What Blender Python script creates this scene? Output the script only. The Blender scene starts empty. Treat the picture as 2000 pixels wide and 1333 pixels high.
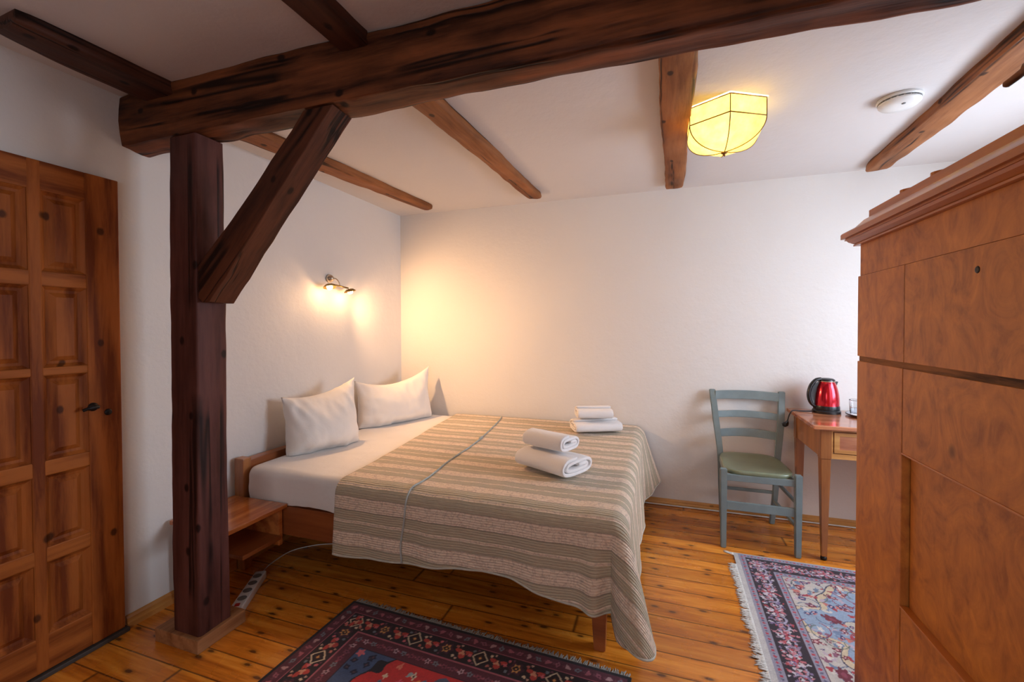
import bpy, bmesh, math, random
import numpy as np
from mathutils import Vector, Matrix, noise as mnoise

sc = bpy.context.scene
COL = sc.collection
PI = math.pi
R = math.radians

# ------------------------------------------------------------------ camera
F, SHIFT = 850.0, 13.15
yaw, pitch, roll = R(18.8), R(0.9), R(-0.18)
fw = Vector((-math.sin(yaw)*math.cos(pitch), math.cos(yaw)*math.cos(pitch), -math.sin(pitch)))
rt = Vector((math.cos(yaw), math.sin(yaw), 0))
up = rt.cross(fw)
rt2 = math.cos(roll)*rt + math.sin(roll)*up
up2 = -math.sin(roll)*rt + math.cos(roll)*up
cam_d = bpy.data.cameras.new('camera')
cam = bpy.data.objects.new('camera', cam_d); COL.objects.link(cam)
cam_d.sensor_width = 36; cam_d.lens = F/2000*36
cam_d.shift_y = -SHIFT/2000
cam_d.clip_start = 0.05
cam.matrix_world = Matrix(((rt2.x, up2.x, -fw.x, 0), (rt2.y, up2.y, -fw.y, 0), (rt2.z, up2.z, -fw.z, 1.30), (0, 0, 0, 1)))
sc.camera = cam

# ------------------------------------------------------------------ colour management, world, daylight and fill
sc.view_settings.view_transform = 'Standard'
sc.view_settings.look = 'None'
sc.view_settings.gamma = 1
sc.view_settings.use_curve_mapping = False
sc.view_settings.exposure = 0.12

w = bpy.data.worlds.new('daylight'); sc.world = w; w.use_nodes = True
bg = w.node_tree.nodes['Background']
bg.inputs[0].default_value = (0.62, 0.78, 1.0, 1); bg.inputs[1].default_value = 1.5

def area(name, loc, direction, sx, sy, power, color):
    d = bpy.data.lights.new(name, 'AREA'); d.shape = 'RECTANGLE'; d.size = sx; d.size_y = sy
    d.energy = power; d.color = color
    o = bpy.data.objects.new(name, d); COL.objects.link(o); o.location = loc
    o.rotation_euler = Vector(direction).to_track_quat('-Z', 'Z').to_euler()
    return o
# daylight entering through the window in the right wall ; added fill lamp in a made-up window behind the camera
area('daylight_right', (2.10, 2.33, 1.36), (-1, 0.0, -0.28), 0.90, 1.12, 52, (0.75, 0.85, 1.0))
area('fill_front', (-0.1, -1.66, 1.42), (-0.1, 0.75, -1), 1.25, 1.10, 17.0, (1.0, 0.95, 0.92))

# ------------------------------------------------------------------ helpers
def link(o, parent=None):
    COL.objects.link(o)
    if parent is not None: o.parent = parent
    return o

def tag(o, label=None, cat=None, group=None, kind=None):
    if label: o['label'] = label
    if cat: o['category'] = cat
    if group: o['group'] = group
    if kind: o['kind'] = kind
    return o

def thing(name, label, cat, loc=(0, 0, 0), rz=0.0, group=None):
    o = bpy.data.objects.new(name, None); link(o)
    o.location = loc; o.rotation_euler = (0, 0, rz); o.empty_display_size = 0.05
    return tag(o, label, cat, group)

def obj(name, bm, m, parent=None, smooth=False, loc=None, rot=None):
    me = bpy.data.meshes.new(name)
    bm.normal_update(); bm.to_mesh(me); bm.free()
    if isinstance(m, (list, tuple)):
        for k in m: me.materials.append(k)
    else: me.materials.append(m)
    if smooth:
        for p in me.polygons: p.use_smooth = True
    o = bpy.data.objects.new(name, me); link(o, parent)
    if loc is not None: o.location = loc
    if rot is not None: o.rotation_euler = rot
    return o

def auto_smooth(o, deg=40):
    me = o.data
    for p in me.polygons: p.use_smooth = True
    bm = bmesh.new(); bm.from_mesh(me)
    a = R(deg)
    for e in bm.edges:
        if len(e.link_faces) == 2 and e.calc_face_angle(0) > a: e.smooth = False
    bm.to_mesh(me); bm.free()
    return o

def box(bm, lo, hi, bevel=0.0, seg=2):
    t = bmesh.new()
    bmesh.ops.create_cube(t, size=1)
    for v in t.verts:
        v.co = Vector([lo[i] + (v.co[i]+0.5)*(hi[i]-lo[i]) for i in range(3)])
    if bevel: bmesh.ops.bevel(t, geom=list(t.edges), offset=bevel, segments=seg, affect='EDGES', profile=0.6)
    join(bm, t)
    return bm

def join(bm, t, M=None):
    if M is not None: t.transform(M)
    me = bpy.data.meshes.new('tmp'); t.to_mesh(me); t.free(); bm.from_mesh(me); bpy.data.meshes.remove(me)

def B(lo, hi, bevel=0.0, seg=2):
    return box(bmesh.new(), lo, hi, bevel, seg)

def catmull(pts, n=8):
    P = [Vector(p) for p in pts]
    if len(P) < 3: return P
    out = []
    Q = [2*P[0]-P[1]] + P + [2*P[-1]-P[-2]]
    for i in range(1, len(Q)-2):
        for k in range(n):
            t = k/n
            a, b, c, d = Q[i-1], Q[i], Q[i+1], Q[i+2]
            out.append(0.5*((2*b)+(c-a)*t+(2*a-5*b+4*c-d)*t*t+(-a+3*b-3*c+d)*t**3))
    out.append(P[-1])
    return out

def tube(bm, pts, r, n=8, closed=False, cap=True, ry=None):
    """tube along a list of points; r a number or a list"""
    P = [Vector(p) for p in pts]; m = len(P); rings = []
    prev = None
    for i, p in enumerate(P):
        a = P[(i-1) % m] if (closed or i > 0) else P[0]
        b = P[(i+1) % m] if (closed or i < m-1) else P[-1]
        d = (b-a).normalized()
        if prev is None:
            h = Vector((0, 0, 1)) if abs(d.z) < 0.9 else Vector((1, 0, 0))
            u = d.cross(h).normalized()
        else:
            u = (prev - d*prev.dot(d)).normalized()
        prev = u; v = d.cross(u)
        rr = r[i] if isinstance(r, (list, tuple)) else r
        r2 = ry if ry else rr
        rings.append([bm.verts.new(p + u*math.cos(2*PI*k/n)*rr + v*math.sin(2*PI*k/n)*r2) for k in range(n)])
    for i in range(m if closed else m-1):
        A, C = rings[i], rings[(i+1) % m]
        for k in range(n):
            bm.faces.new((A[k], A[(k+1) % n], C[(k+1) % n], C[k]))
    if cap and not closed:
        bm.faces.new(rings[0]); bm.faces.new(list(reversed(rings[-1])))
    bmesh.ops.recalc_face_normals(bm, faces=bm.faces)
    return bm

def lathe(bm, prof, n=32, c=(0, 0, 0), ang=2*PI):
    rings = []
    for (r, z) in prof:
        if r < 1e-6: rings.append([bm.verts.new((c[0], c[1], c[2]+z))])
        else: rings.append([bm.verts.new((c[0]+r*math.cos(2*PI*k/n), c[1]+r*math.sin(2*PI*k/n), c[2]+z)) for k in range(n)])
    for A, C in zip(rings, rings[1:]):
        for k in range(n):
            k2 = (k+1) % n
            if len(A) == 1 and len(C) == 1: continue
            if len(A) == 1: bm.faces.new((A[0], C[k2], C[k]))
            elif len(C) == 1: bm.faces.new((A[k], A[k2], C[0]))
            else: bm.faces.new((A[k], A[k2], C[k2], C[k]))
    bmesh.ops.recalc_face_normals(bm, faces=bm.faces)
    return bm

def grid(bm, nu, nv, f, uvf=None, flip=False):
    V = [[bm.verts.new(f(i/nu, j/nv)) for j in range(nv+1)] for i in range(nu+1)]
    uvl = bm.loops.layers.uv.verify() if uvf else None
    for i in range(nu):
        for j in range(nv):
            q = [(i, j), (i+1, j), (i+1, j+1), (i, j+1)]
            if flip: q.reverse()
            fc = bm.faces.new([V[a][b] for a, b in q])
            if uvf:
                for l, (a, b) in zip(fc.loops, q): l[uvl].uv = uvf(a/nu, b/nv)
    return V

def prism(bm, poly, axis, a0, a1):
    """extrude a polygon (2D points in the other two axes, cyclic order) along axis"""
    ax = 'xyz'.index(axis); o1, o2 = [i for i in range(3) if i != ax]
    def pt(p, a):
        v = [0, 0, 0]; v[ax] = a; v[o1] = p[0]; v[o2] = p[1]; return v
    A = [bm.verts.new(pt(p, a0)) for p in poly]; C = [bm.verts.new(pt(p, a1)) for p in poly]
    n = len(poly)
    for k in range(n): bm.faces.new((A[k], A[(k+1) % n], C[(k+1) % n], C[k]))
    bm.faces.new(A); bm.faces.new(list(reversed(C)))
    bmesh.ops.recalc_face_normals(bm, faces=bm.faces)
    return bm

def taper(bm, p0, w0, p1, w1, bevel=0.002):
    """square bar from p0 (size w0=(x,y)) to p1 (size w1)"""
    t = bmesh.new(); vs = []
    for p, ww in ((p0, w0), (p1, w1)):
        for sx, sy in ((-1, -1), (1, -1), (1, 1), (-1, 1)):
            vs.append(t.verts.new((p[0]+sx*ww[0]/2, p[1]+sy*ww[1]/2, p[2])))
    for q in ((3, 2, 1, 0), (4, 5, 6, 7), (0, 1, 5, 4), (1, 2, 6, 5), (2, 3, 7, 6), (3, 0, 4, 7)): t.faces.new([vs[k] for k in q])
    if bevel: bmesh.ops.bevel(t, geom=list(t.edges), offset=bevel, segments=2, affect='EDGES')
    bmesh.ops.recalc_face_normals(t, faces=t.faces)
    join(bm, t); return bm

# ------------------------------------------------------------------ materials
class NT:
    def __init__(s, name):
        s.m = bpy.data.materials.new(name); s.m.use_nodes = True
        s.t = s.m.node_tree; s.b = s.t.nodes['Principled BSDF']; s.out = s.t.nodes['Material Output']
    def n(s, typ, **kw):
        nd = s.t.nodes.new(typ)
        for k, v in kw.items(): setattr(nd, k, v)
        return nd
    def l(s, a, b): s.t.links.new(a, b)
    def coord(s, kind='Object', scale=(1, 1, 1), loc=(0, 0, 0), rot=(0, 0, 0)):
        tc = s.n('ShaderNodeTexCoord'); mp = s.n('ShaderNodeMapping')
        mp.inputs['Scale'].default_value = scale; mp.inputs['Location'].default_value = loc; mp.inputs['Rotation'].default_value = rot
        s.l(tc.outputs[kind], mp.inputs[0]); return mp.outputs[0]
    def noise(s, vec, scale, detail=4, rough=0.55, dist=0.0):
        nd = s.n('ShaderNodeTexNoise'); nd.inputs['Scale'].default_value = scale; nd.inputs['Detail'].default_value = detail
        nd.inputs['Roughness'].default_value = rough; nd.inputs['Distortion'].default_value = dist
        s.l(vec, nd.inputs['Vector']); return nd.outputs['Fac']
    def ramp(s, fac, stops, interp='LINEAR'):
        nd = s.n('ShaderNodeValToRGB'); cr = nd.color_ramp; cr.interpolation = interp
        while len(cr.elements) < len(stops): cr.elements.new(0.5)
        for e, (p, c) in zip(cr.elements, stops):
            e.position = p; e.color = (c[0], c[1], c[2], 1) if not isinstance(c, (int, float)) else (c, c, c, 1)
        s.l(fac, nd.inputs[0]); return nd.outputs[0]
    def mix(s, fac, a, b, mode='MIX'):
        nd = s.n('ShaderNodeMix', data_type='RGBA', blend_type=mode)
        for sock, v in ((nd.inputs[0], fac), (nd.inputs[6], a), (nd.inputs[7], b)):
            if isinstance(v, (int, float)): sock.default_value = v
            elif isinstance(v, (tuple, list)): sock.default_value = (v[0], v[1], v[2], 1)
            else: s.l(v, sock)
        return nd.outputs[2]
    def math(s, op, a, b=None, c=None):
        nd = s.n('ShaderNodeMath', operation=op)
        for k, v in enumerate((a, b, c)):
            if v is None: continue
            if isinstance(v, (int, float)): nd.inputs[k].default_value = v
            else: s.l(v, nd.inputs[k])
        return nd.outputs[0]
    def bump(s, h, strength=0.3, dist=0.01):
        nd = s.n('ShaderNodeBump'); nd.inputs['Strength'].default_value = strength; nd.inputs['Distance'].default_value = dist
        s.l(h, nd.inputs['Height']); s.l(nd.outputs[0], s.b.inputs['Normal'])
    def base(s, c):
        if isinstance(c, (tuple, list)): s.b.inputs['Base Color'].default_value = (c[0], c[1], c[2], 1)
        else: s.l(c, s.b.inputs['Base Color'])
    def set(s, **kw):
        for k, v in kw.items(): s.b.inputs[k.replace('_', ' ')].default_value = v

def srgb(r, g, b):
    f = lambda c: (c/255/12.92) if c/255 <= 0.04045 else ((c/255+0.055)/1.055)**2.4
    return (f(r), f(g), f(b))

def simple(name, col, rough=0.5, metal=0.0, var=0.12, nscale=30, bump=0.0, coat=0.0):
    t = NT(name); v = t.coord('Object')
    f = t.noise(v, nscale, 3)
    c1 = [x*(1-var) for x in col]; c2 = [min(1, x*(1+var)) for x in col]
    t.base(t.ramp(f, [(0.3, c1), (0.7, c2)])); t.set(Roughness=rough, Metallic=metal)
    if coat: t.b.inputs['Coat Weight'].default_value = coat; t.b.inputs['Coat Roughness'].default_value = 0.15
    if bump: t.bump(f, bump, 0.003)
    return t.m

def plaster(name, col, bump=0.35):
    t = NT(name); v = t.coord('Object')
    f1 = t.noise(v, 1.3, 5, 0.6); f2 = t.noise(v, 9, 6, 0.6); f3 = t.noise(v, 60, 3)
    a = [x*0.93 for x in col]
    c = t.mix(f1, a, col)
    c = t.mix(t.math('MULTIPLY', t.ramp(f2, [(0.45, 0.0), (0.75, 1.0)]), 0.25), c, [x*0.94 for x in col])
    t.base(c); t.set(Roughness=0.88)
    h = t.math('ADD', t.math('MULTIPLY', f2, 1.0), t.math('MULTIPLY', f3, 0.12))
    t.bump(h, bump, 0.012)
    return t.m

def wood(name, dark, light, axis='z', scale=1.0, rough=0.45, knots=0.0, crack=0.0, contrast=1.0, coat=0.0, bump=0.25, grime=0.0, stretch=10):
    """streaky timber with the grain along axis (object space)"""
    t = NT(name)
    sc_ = [stretch, stretch, stretch]; sc_['xyz'.index(axis)] = 0.9
    v = t.coord('Object', [x*scale for x in sc_])
    big = t.noise(v, 0.8, 3, 0.5, 0.8)
    fine = t.noise(v, 5.0, 5, 0.65, 0.3)
    wv = t.n('ShaderNodeTexWave', wave_type='BANDS', bands_direction='DIAGONAL')
    wv.inputs['Scale'].default_value = 0.55; wv.inputs['Distortion'].default_value = 7; wv.inputs['Detail'].default_value = 3
    t.l(v, wv.inputs['Vector'])
    f = t.math('ADD', t.math('MULTIPLY', fine, 0.55), t.math('MULTIPLY', big, 0.35))
    f = t.math('ADD', f, t.math('MULTIPLY', wv.outputs['Fac'], 0.16*contrast))
    lo, hi = 0.53-0.16/contrast, 0.53+0.19/contrast
    c = t.ramp(f, [(lo, dark), (0.53, [(a+b)/2 for a, b in zip(dark, light)]), (hi, light)])
    hgt = f
    if knots:
        k = [6.5, 6.5, 6.5]; k['xyz'.index(axis)] = 4.6
        kv = t.coord('Object', [x*scale for x in k], (0.37, 0.11, 0.7))
        sp = t.n('ShaderNodeSeparateXYZ'); t.l(kv, sp.inputs[0])
        o3 = [sp.outputs[i] for i in range(3)]; ai = 'xyz'.index(axis); oth = [o3[i] for i in range(3) if i != ai]
        cb_ = t.n('ShaderNodeCombineXYZ'); t.l(o3[ai], cb_.inputs[0]); t.l(t.math('ADD', oth[0], oth[1]), cb_.inputs[1])
        vo = t.n('ShaderNodeTexVoronoi', voronoi_dimensions='2D'); vo.inputs['Scale'].default_value = 1.0; t.l(cb_.outputs[0], vo.inputs['Vector'])
        ds = t.math('ADD', vo.outputs['Distance'], t.math('MULTIPLY', fine, 0.05))
        km = t.ramp(ds, [(0.0, 1.0), (0.070, 1.0), (0.105, 0.0)])
        sc_c = t.n('ShaderNodeSeparateColor'); t.l(vo.outputs['Color'], sc_c.inputs[0])
        km = t.math('MULTIPLY', km, t.math('GREATER_THAN', sc_c.outputs[0], 0.52))
        c = t.mix(t.math('MULTIPLY', km, knots), c, [x*0.16 for x in dark])
    if crack:
        cs = [26, 26, 26]; cs['xyz'.index(axis)] = 0.55
        cv = t.coord('Object', [x*scale for x in cs], (0.3, 1.7, 0.2))
        cn = t.noise(cv, 0.45, 3, 0.5, 0.4)
        cm = t.ramp(cn, [(0.468, 0.0), (0.494, 1.0), (0.506, 1.0), (0.532, 0.0)])
        gate = t.ramp(t.noise(t.coord('Object', (2, 2, 2), (5, 3, 1)), 1.2, 2), [(0.42, 0.0), (0.52, 1.0)])
        cm = t.math('MULTIPLY', cm, gate)
        c = t.mix(t.math('MULTIPLY', cm, crack), c, [x*0.12 for x in dark])
        hgt = t.math('SUBTRACT', hgt, t.math('MULTIPLY', cm, 0.8*crack))
    if grime:
        g = t.ramp(t.noise(t.coord('Object', (1, 1, 1), (9, 2, 4)), 3.5, 5), [(0.45, 0.0), (0.7, 1.0)])
        c = t.mix(t.math('MULTIPLY', g, grime), c, [x*0.45 for x in dark])
    t.base(c); t.set(Roughness=rough)
    if coat: t.b.inputs['Coat Weight'].default_value = coat; t.b.inputs['Coat Roughness'].default_value = 0.12
    else: t.b.inputs['Specular IOR Level'].default_value = 0.22
    t.bump(hgt, bump, 0.004)
    return t.m

M = {}
M['wall'] = plaster('plaster_wall', (0.76, 0.735, 0.71))
M['ceiling'] = plaster('plaster_ceiling', (0.71, 0.675, 0.66), 0.3)

M['beam_x'] = wood('dark_oak_lengthwise', (0.034, 0.009, 0.004), (0.25, 0.078, 0.026), 'x', 0.8, 0.62, 0.9, 0.95, 1.1, 0, 0.7, 0.45)
M['beam_y'] = wood('brown_joist_timber', (0.12, 0.044, 0.017), (0.32, 0.135, 0.055), 'y', 0.9, 0.6, 0.9, 0.95, 0.9, 0.0, 0.5, 0.3)
M['beam_z'] = wood('dark_post_timber', (0.052, 0.0175, 0.0135), (0.125, 0.050, 0.040), 'z', 0.8, 0.38, 0.9, 0.9, 0.8, 0.25, 0.45, 0.3)
M['brace'] = wood('dark_brace_timber', (0.042, 0.012, 0.006), (0.16, 0.048, 0.020), 'x', 0.9, 0.6, 0.85, 0.9, 0.9, 0.0, 0.5, 0.3)
M['door'] = wood('stained_pine_door', (0.16, 0.033, 0.005), (0.40, 0.115, 0.020), 'z', 0.9, 0.55, 0.8, 0.0, 1.35, 0.0, 0.25, 0.15)
M['door_h'] = wood('stained_pine_rail', (0.18, 0.040, 0.006), (0.43, 0.13, 0.024), 'y', 0.9, 0.55, 0.4, 0.0, 1.3, 0.0, 0.25, 0.15)
M['skirting'] = wood('varnished_pine_skirting', (0.42, 0.17, 0.04), (0.66, 0.34, 0.10), 'x', 1.0, 0.3, 0.5, 0, 1, 0.3, 0.15)
M['skirting_y'] = wood('varnished_pine_skirting_side', (0.42, 0.17, 0.04), (0.66, 0.34, 0.10), 'y', 1.0, 0.3, 0.5, 0, 1, 0.3, 0.15)
M['plinth'] = wood('pale_oak_plinth', (0.26, 0.105, 0.040), (0.46, 0.225, 0.10), 'y', 1.1, 0.5, 0.3, 0.3, 1, 0, 0.2)
M['bed'] = wood('red_brown_bed_beech', (0.21, 0.052, 0.014), (0.38, 0.115, 0.032), 'x', 0.8, 0.33, 0, 0, 0.8, 0.3, 0.12)
M['bed_y'] = wood('red_brown_bed_beech_side', (0.22, 0.056, 0.015), (0.42, 0.135, 0.038), 'y', 0.8, 0.33, 0, 0, 0.8, 0.3, 0.12)
M['shelf'] = wood('glossy_orange_shelf', (0.34, 0.085, 0.018), (0.62, 0.215, 0.055), 'y', 1.0, 0.2, 0, 0, 1.2, 0.6, 0.08)
M['table'] = wood('honey_table_wood', (0.26, 0.085, 0.022), (0.50, 0.205, 0.062), 'z', 0.9, 0.35, 0, 0, 0.8, 0.3, 0.12)
M['table_top'] = wood('worn_table_top', (0.30, 0.085, 0.035), (0.56, 0.22, 0.10), 'x', 0.9, 0.2, 0, 0, 1.2, 0.5, 0.1)

def burl(name, d, l, ang):
    t = NT(name)
    v = t.coord('Object', (5.5, 5.5, 4.2), (0.3, 0.2, 0.9), (ang, 0, 0))
    a = t.noise(v, 1.6, 5, 0.62, 2.2)
    b = t.noise(t.coord('Object', (12, 11, 4.5), (0, 0, 0), (ang*1.3, 0, 0)), 1.8, 6, 0.7, 1.0)
    f = t.math('ADD', t.math('MULTIPLY', a, 0.68), t.math('MULTIPLY', b, 0.32))
    c = t.ramp(f, [(0.33, d), (0.5, [(x*0.45+y*0.55) for x, y in zip(d, l)]), (0.67, l)])
    vo = t.n('ShaderNodeTexVoronoi'); vo.inputs['Scale'].default_value = 2.3
    t.l(t.coord('Object', (1, 2.0, 1.5), (0.2, 0.45, 0.15)), vo.inputs['Vector'])
    km = t.ramp(vo.outputs['Distance'], [(0.0, 0.75), (0.03, 0.6), (0.07, 0.0)])
    c = t.mix(km, c, [x*0.25 for x in d])
    t.base(c); t.set(Roughness=0.5); t.b.inputs['Coat Weight'].default_value = 0.06; t.b.inputs['Coat Roughness'].default_value = 0.2
    t.bump(b, 0.06, 0.003)
    return t.m
M['veneer'] = burl('flamed_birch_veneer', (0.23, 0.056, 0.006), (0.60, 0.215, 0.028), 0.5)
M['veneer_b'] = burl('flamed_birch_veneer_stile', (0.27, 0.066, 0.008), (0.60, 0.215, 0.032), -0.35)
M['cornice'] = wood('cornice_birch', (0.33, 0.082, 0.010), (0.58, 0.195, 0.028), 'y', 0.8, 0.35, 0, 0, 0.7, 0.25, 0.1)
M['dark_gap'] = simple('shadow_gap_wood', (0.035, 0.013, 0.006), 0.8)
M['rough_strip'] = wood('chipped_wood_strip', (0.05, 0.02, 0.009), (0.28, 0.12, 0.045), 'y', 1.6, 0.7, 0, 0.5, 1.3, 0, 0.5)
M['chair'] = simple('sage_blue_paint', srgb(118, 133, 135), 0.35, var=0.10, nscale=14, bump=0.05)
M['chair_seat'] = simple('olive_green_seat_paint', srgb(114, 123, 98), 0.28, var=0.12, nscale=9, coat=0.3)
M['iron'] = simple('dark_iron', (0.025, 0.022, 0.022), 0.45, 0.7)
M['brass'] = simple('aged_brass_strip', (0.30, 0.19, 0.055), 0.4, 0.8)
M['nickel'] = simple('brushed_nickel', (0.60, 0.52, 0.42), 0.28, 1.0)
M['white_plastic'] = simple('white_plastic', (0.78, 0.78, 0.76), 0.35, var=0.03)
M['grey_plastic'] = simple('grey_socket_plastic', (0.16, 0.16, 0.16), 0.5)
M['black_plastic'] = simple('black_plastic', (0.012, 0.012, 0.014), 0.28, var=0.1)
M['red_metal'] = simple('red_lacquered_steel', (0.62, 0.008, 0.028), 0.16, 0.75, var=0.05, nscale=5, coat=0.6)
M['kettle_window'] = simple('smoked_kettle_recess', (0.03, 0.03, 0.033), 0.2)
M['tray'] = simple('pale_grey_tray', (0.55, 0.60, 0.66), 0.25, 0.4)
M['cord_white'] = simple('white_cable', (0.72, 0.72, 0.70), 0.5, var=0.03)
M['cord_grey'] = simple('pale_grey_braided_cord', (0.42, 0.44, 0.42), 0.6)
M['branch'] = wood('dry_branch_bark', (0.06, 0.02, 0.008), (0.25, 0.09, 0.03), 'y', 2.0, 0.6, 0, 0.5, 1, 0, 0.6)

def fabric(name, col, rough=0.9, wr=0.5, weave=900):
    t = NT(name); v = t.coord('Object')
    f = t.noise(v, 7, 5, 0.6, 0.5); g = t.noise(v, weave, 1)
    t.base(t.ramp(f, [(0.3, [x*0.95 for x in col]), (0.7, col)])); t.set(Roughness=rough)
    t.b.inputs['Sheen Weight'].default_value = 0.25
    t.bump(t.math('ADD', f, t.math('MULTIPLY', g, 0.04)), wr, 0.012)
    return t.m
M['sheet'] = fabric('white_cotton_sheet', (0.80, 0.76, 0.73), wr=0.28)
M['pillow'] = fabric('white_pillow_cotton', (0.84, 0.80, 0.76), wr=0.35)
M['towel'] = fabric('white_terry_towel', (0.82, 0.80, 0.79), 0.95, 0.35)
t = NT('towel_pile')
v = t.coord('Object'); a = t.noise(v, 260, 3, 0.8); b = t.noise(v, 18, 4)
t.base((0.84, 0.81, 0.80)); t.set(Roughness=0.95); t.b.inputs['Sheen Weight'].default_value = 0.4
t.bump(t.math('ADD', t.math('MULTIPLY', a, 0.35), b), 0.45, 0.006); M['towel'] = t.m

# quilt: stripes run along the bed; UV in metres (u along the bed, v across)
t = NT('striped_quilt')
tc = t.n('ShaderNodeTexCoord'); sep = t.n('ShaderNodeSeparateXYZ'); t.l(tc.outputs['UV'], sep.inputs[0])
wob = t.noise(tc.outputs['UV'], 3.0, 3)
vv = t.math('ADD', sep.outputs['Y'], t.math('MULTIPLY', wob, 0.006))
ph = t.math('FRACT', t.math('DIVIDE', t.math('ADD', vv, 10.03), 0.166))
band = t.ramp(ph, [(0.0, 0.0), (0.385, 0.0), (0.395, 1.0), (0.64, 1.0), (0.65, 0.0), (0.705, 0.0), (0.715, 1.0), (0.985, 1.0), (1.0, 0.0)])
fr = t.math('FRACT', t.math('DIVIDE', vv, 0.0062))
lines = t.ramp(fr, [(0.0, 0.0), (0.30, 0.0), (0.5, 1.0), (0.7, 0.0), (1.0, 0.0)])
brk = t.noise(t.coord('UV', (14, 160, 1)), 1.0, 4)
lines = t.math('MULTIPLY', lines, t.ramp(brk, [(0.36, 0.0), (0.55, 1.0)]))
darkc = t.mix(t.math('MULTIPLY', lines, 0.85), (0.54, 0.455, 0.32), (0.21, 0.17, 0.12))
fl = t.n('ShaderNodeTexVoronoi', feature='DISTANCE_TO_EDGE'); fl.inputs['Scale'].default_value = 34
dv = t.coord('UV', (1, 1, 1)); dn = t.n('ShaderNodeTexNoise'); dn.inputs['Scale'].default_value = 22; t.l(dv, dn.inputs['Vector'])
mixv = t.n('ShaderNodeMix', data_type='VECTOR'); mixv.inputs[0].default_value = 0.05
t.l(dv, mixv.inputs[4]); t.l(dn.outputs['Color'], mixv.inputs[5]); t.l(mixv.outputs[1], fl.inputs['Vector'])
fls = t.ramp(fl.outputs['Distance'], [(0.0, 1.0), (0.035, 0.85), (0.09, 0.0)])
flc = t.noise(dv, 45, 3)
lightc = t.mix(t.math('MULTIPLY', fls, 0.42), (0.82, 0.66, 0.51), (0.46, 0.33, 0.25))
lightc = t.mix(t.math('MULTIPLY', t.ramp(flc, [(0.56, 0.0), (0.66, 1.0)]), 0.45), lightc, (0.42, 0.34, 0.27))
edge = t.ramp(ph, [(0.0, 1.0), (0.02, 0.0), (0.365, 0.0), (0.385, 1.0), (0.405, 0.0), (0.97, 0.0), (1.0, 1.0)])
cq = t.mix(band, lightc, darkc)
cq = t.mix(t.math('MULTIPLY', edge, 0.75), cq, (0.15, 0.13, 0.095))
t.base(cq); t.set(Roughness=0.85); t.b.inputs['Sheen Weight'].default_value = 0.15
q1 = t.math('SINE', t.math('MULTIPLY', sep.outputs['Y'], 2*PI/0.0105))
puck = t.noise(t.coord('UV', (60, 110, 1)), 1.0, 3)
t.bump(t.math('ADD', t.math('MULTIPLY', q1, 0.35), t.math('MULTIPLY', puck, 1.2)), 0.85, 0.005)
M['quilt'] = t.m

# floor boards
t = NT('varnished_pine_boards')
tc = t.n('ShaderNodeTexCoord'); sep = t.n('ShaderNodeSeparateXYZ'); t.l(tc.outputs['Object'], sep.inputs[0])
PW = 0.1123
yy = t.math('DIVIDE', t.math('ADD', sep.outputs['Y'], 10*PW - 1.371 + 20*PW), PW)
idx = t.math('FLOOR', yy); fy = t.math('FRACT', yy)
wn = t.n('ShaderNodeTexWhiteNoise', noise_dimensions='1D'); t.l(idx, wn.inputs['W'])
xo = t.math('ADD', sep.outputs['X'], t.math('MULTIPLY', wn.outputs['Value'], 7.0))
xs = t.math('DIVIDE', xo, 2.6); xi = t.math('FLOOR', xs); fx = t.math('FRACT', xs)
wn2 = t.n('ShaderNodeTexWhiteNoise', noise_dimensions='2D'); cmb = t.n('ShaderNodeCombineXYZ'); t.l(idx, cmb.inputs[0]); t.l(xi, cmb.inputs[1]); t.l(cmb.outputs[0], wn2.inputs['Vector'])
cv = t.n('ShaderNodeCombineXYZ'); t.l(xo, cv.inputs[0]); t.l(sep.outputs['Y'], cv.inputs[1]); t.l(t.math('MULTIPLY', idx, 3.7), cv.inputs[2])
mp = t.n('ShaderNodeMapping'); mp.inputs['Scale'].default_value = (1.1, 15, 1); t.l(cv.outputs[0], mp.inputs[0])
g1 = t.noise(mp.outputs[0], 1.4, 5, 0.62, 0.7); g2 = t.noise(mp.outputs[0], 6.0, 4, 0.6)
g = t.math('ADD', t.math('MULTIPLY', g1, 0.65), t.math('MULTIPLY', g2, 0.35))
cf = t.ramp(g, [(0.35, (0.42, 0.11, 0.009)), (0.5, (0.70, 0.235, 0.022)), (0.66, (0.88, 0.38, 0.055))])
tone = t.mix(wn2.outputs['Value'], (0.68, 0.60, 0.54), (1.12, 1.10, 1.05))
cf = t.mix(1.0, cf, tone, 'MULTIPLY')
mk = t.n('ShaderNodeMapping'); mk.inputs['Scale'].default_value = (4.2, 10.5, 1); t.l(cv.outputs[0], mk.inputs[0])
vo = t.n('ShaderNodeTexVoronoi', voronoi_dimensions='2D'); vo.inputs['Scale'].default_value = 1.0; t.l(mk.outputs[0], vo.inputs['Vector'])
kn = t.ramp(t.math('ADD', vo.outputs['Distance'], t.math('MULTIPLY', g2, 0.10)), [(0.0, 1.0), (0.10, 1.0), (0.135, 0.35), (0.22, 0.0)])
cf = t.mix(t.math('MULTIPLY', kn, 0.85), cf, (0.045, 0.013, 0.005))
seam = t.math('MINIMUM', fy, t.math('SUBTRACT', 1.0, fy))
sm = t.ramp(seam, [(0.0, 1.0), (0.014, 0.9), (0.034, 0.0)])
ej = t.math('MINIMUM', fx, t.math('SUBTRACT', 1.0, fx))
em = t.ramp(ej, [(0.0, 1.0), (0.0008, 0.8), (0.0016, 0.0)])
smx = t.math('MAXIMUM', sm, em)
cf = t.mix(t.math('MULTIPLY', smx, 0.8), cf, (0.035, 0.011, 0.004))
t.base(cf)
rr = t.math('ADD', t.math('MULTIPLY', t.noise(t.coord('Object'), 5, 4), 0.22), 0.16)
t.l(rr, t.b.inputs['Roughness'])
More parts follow.
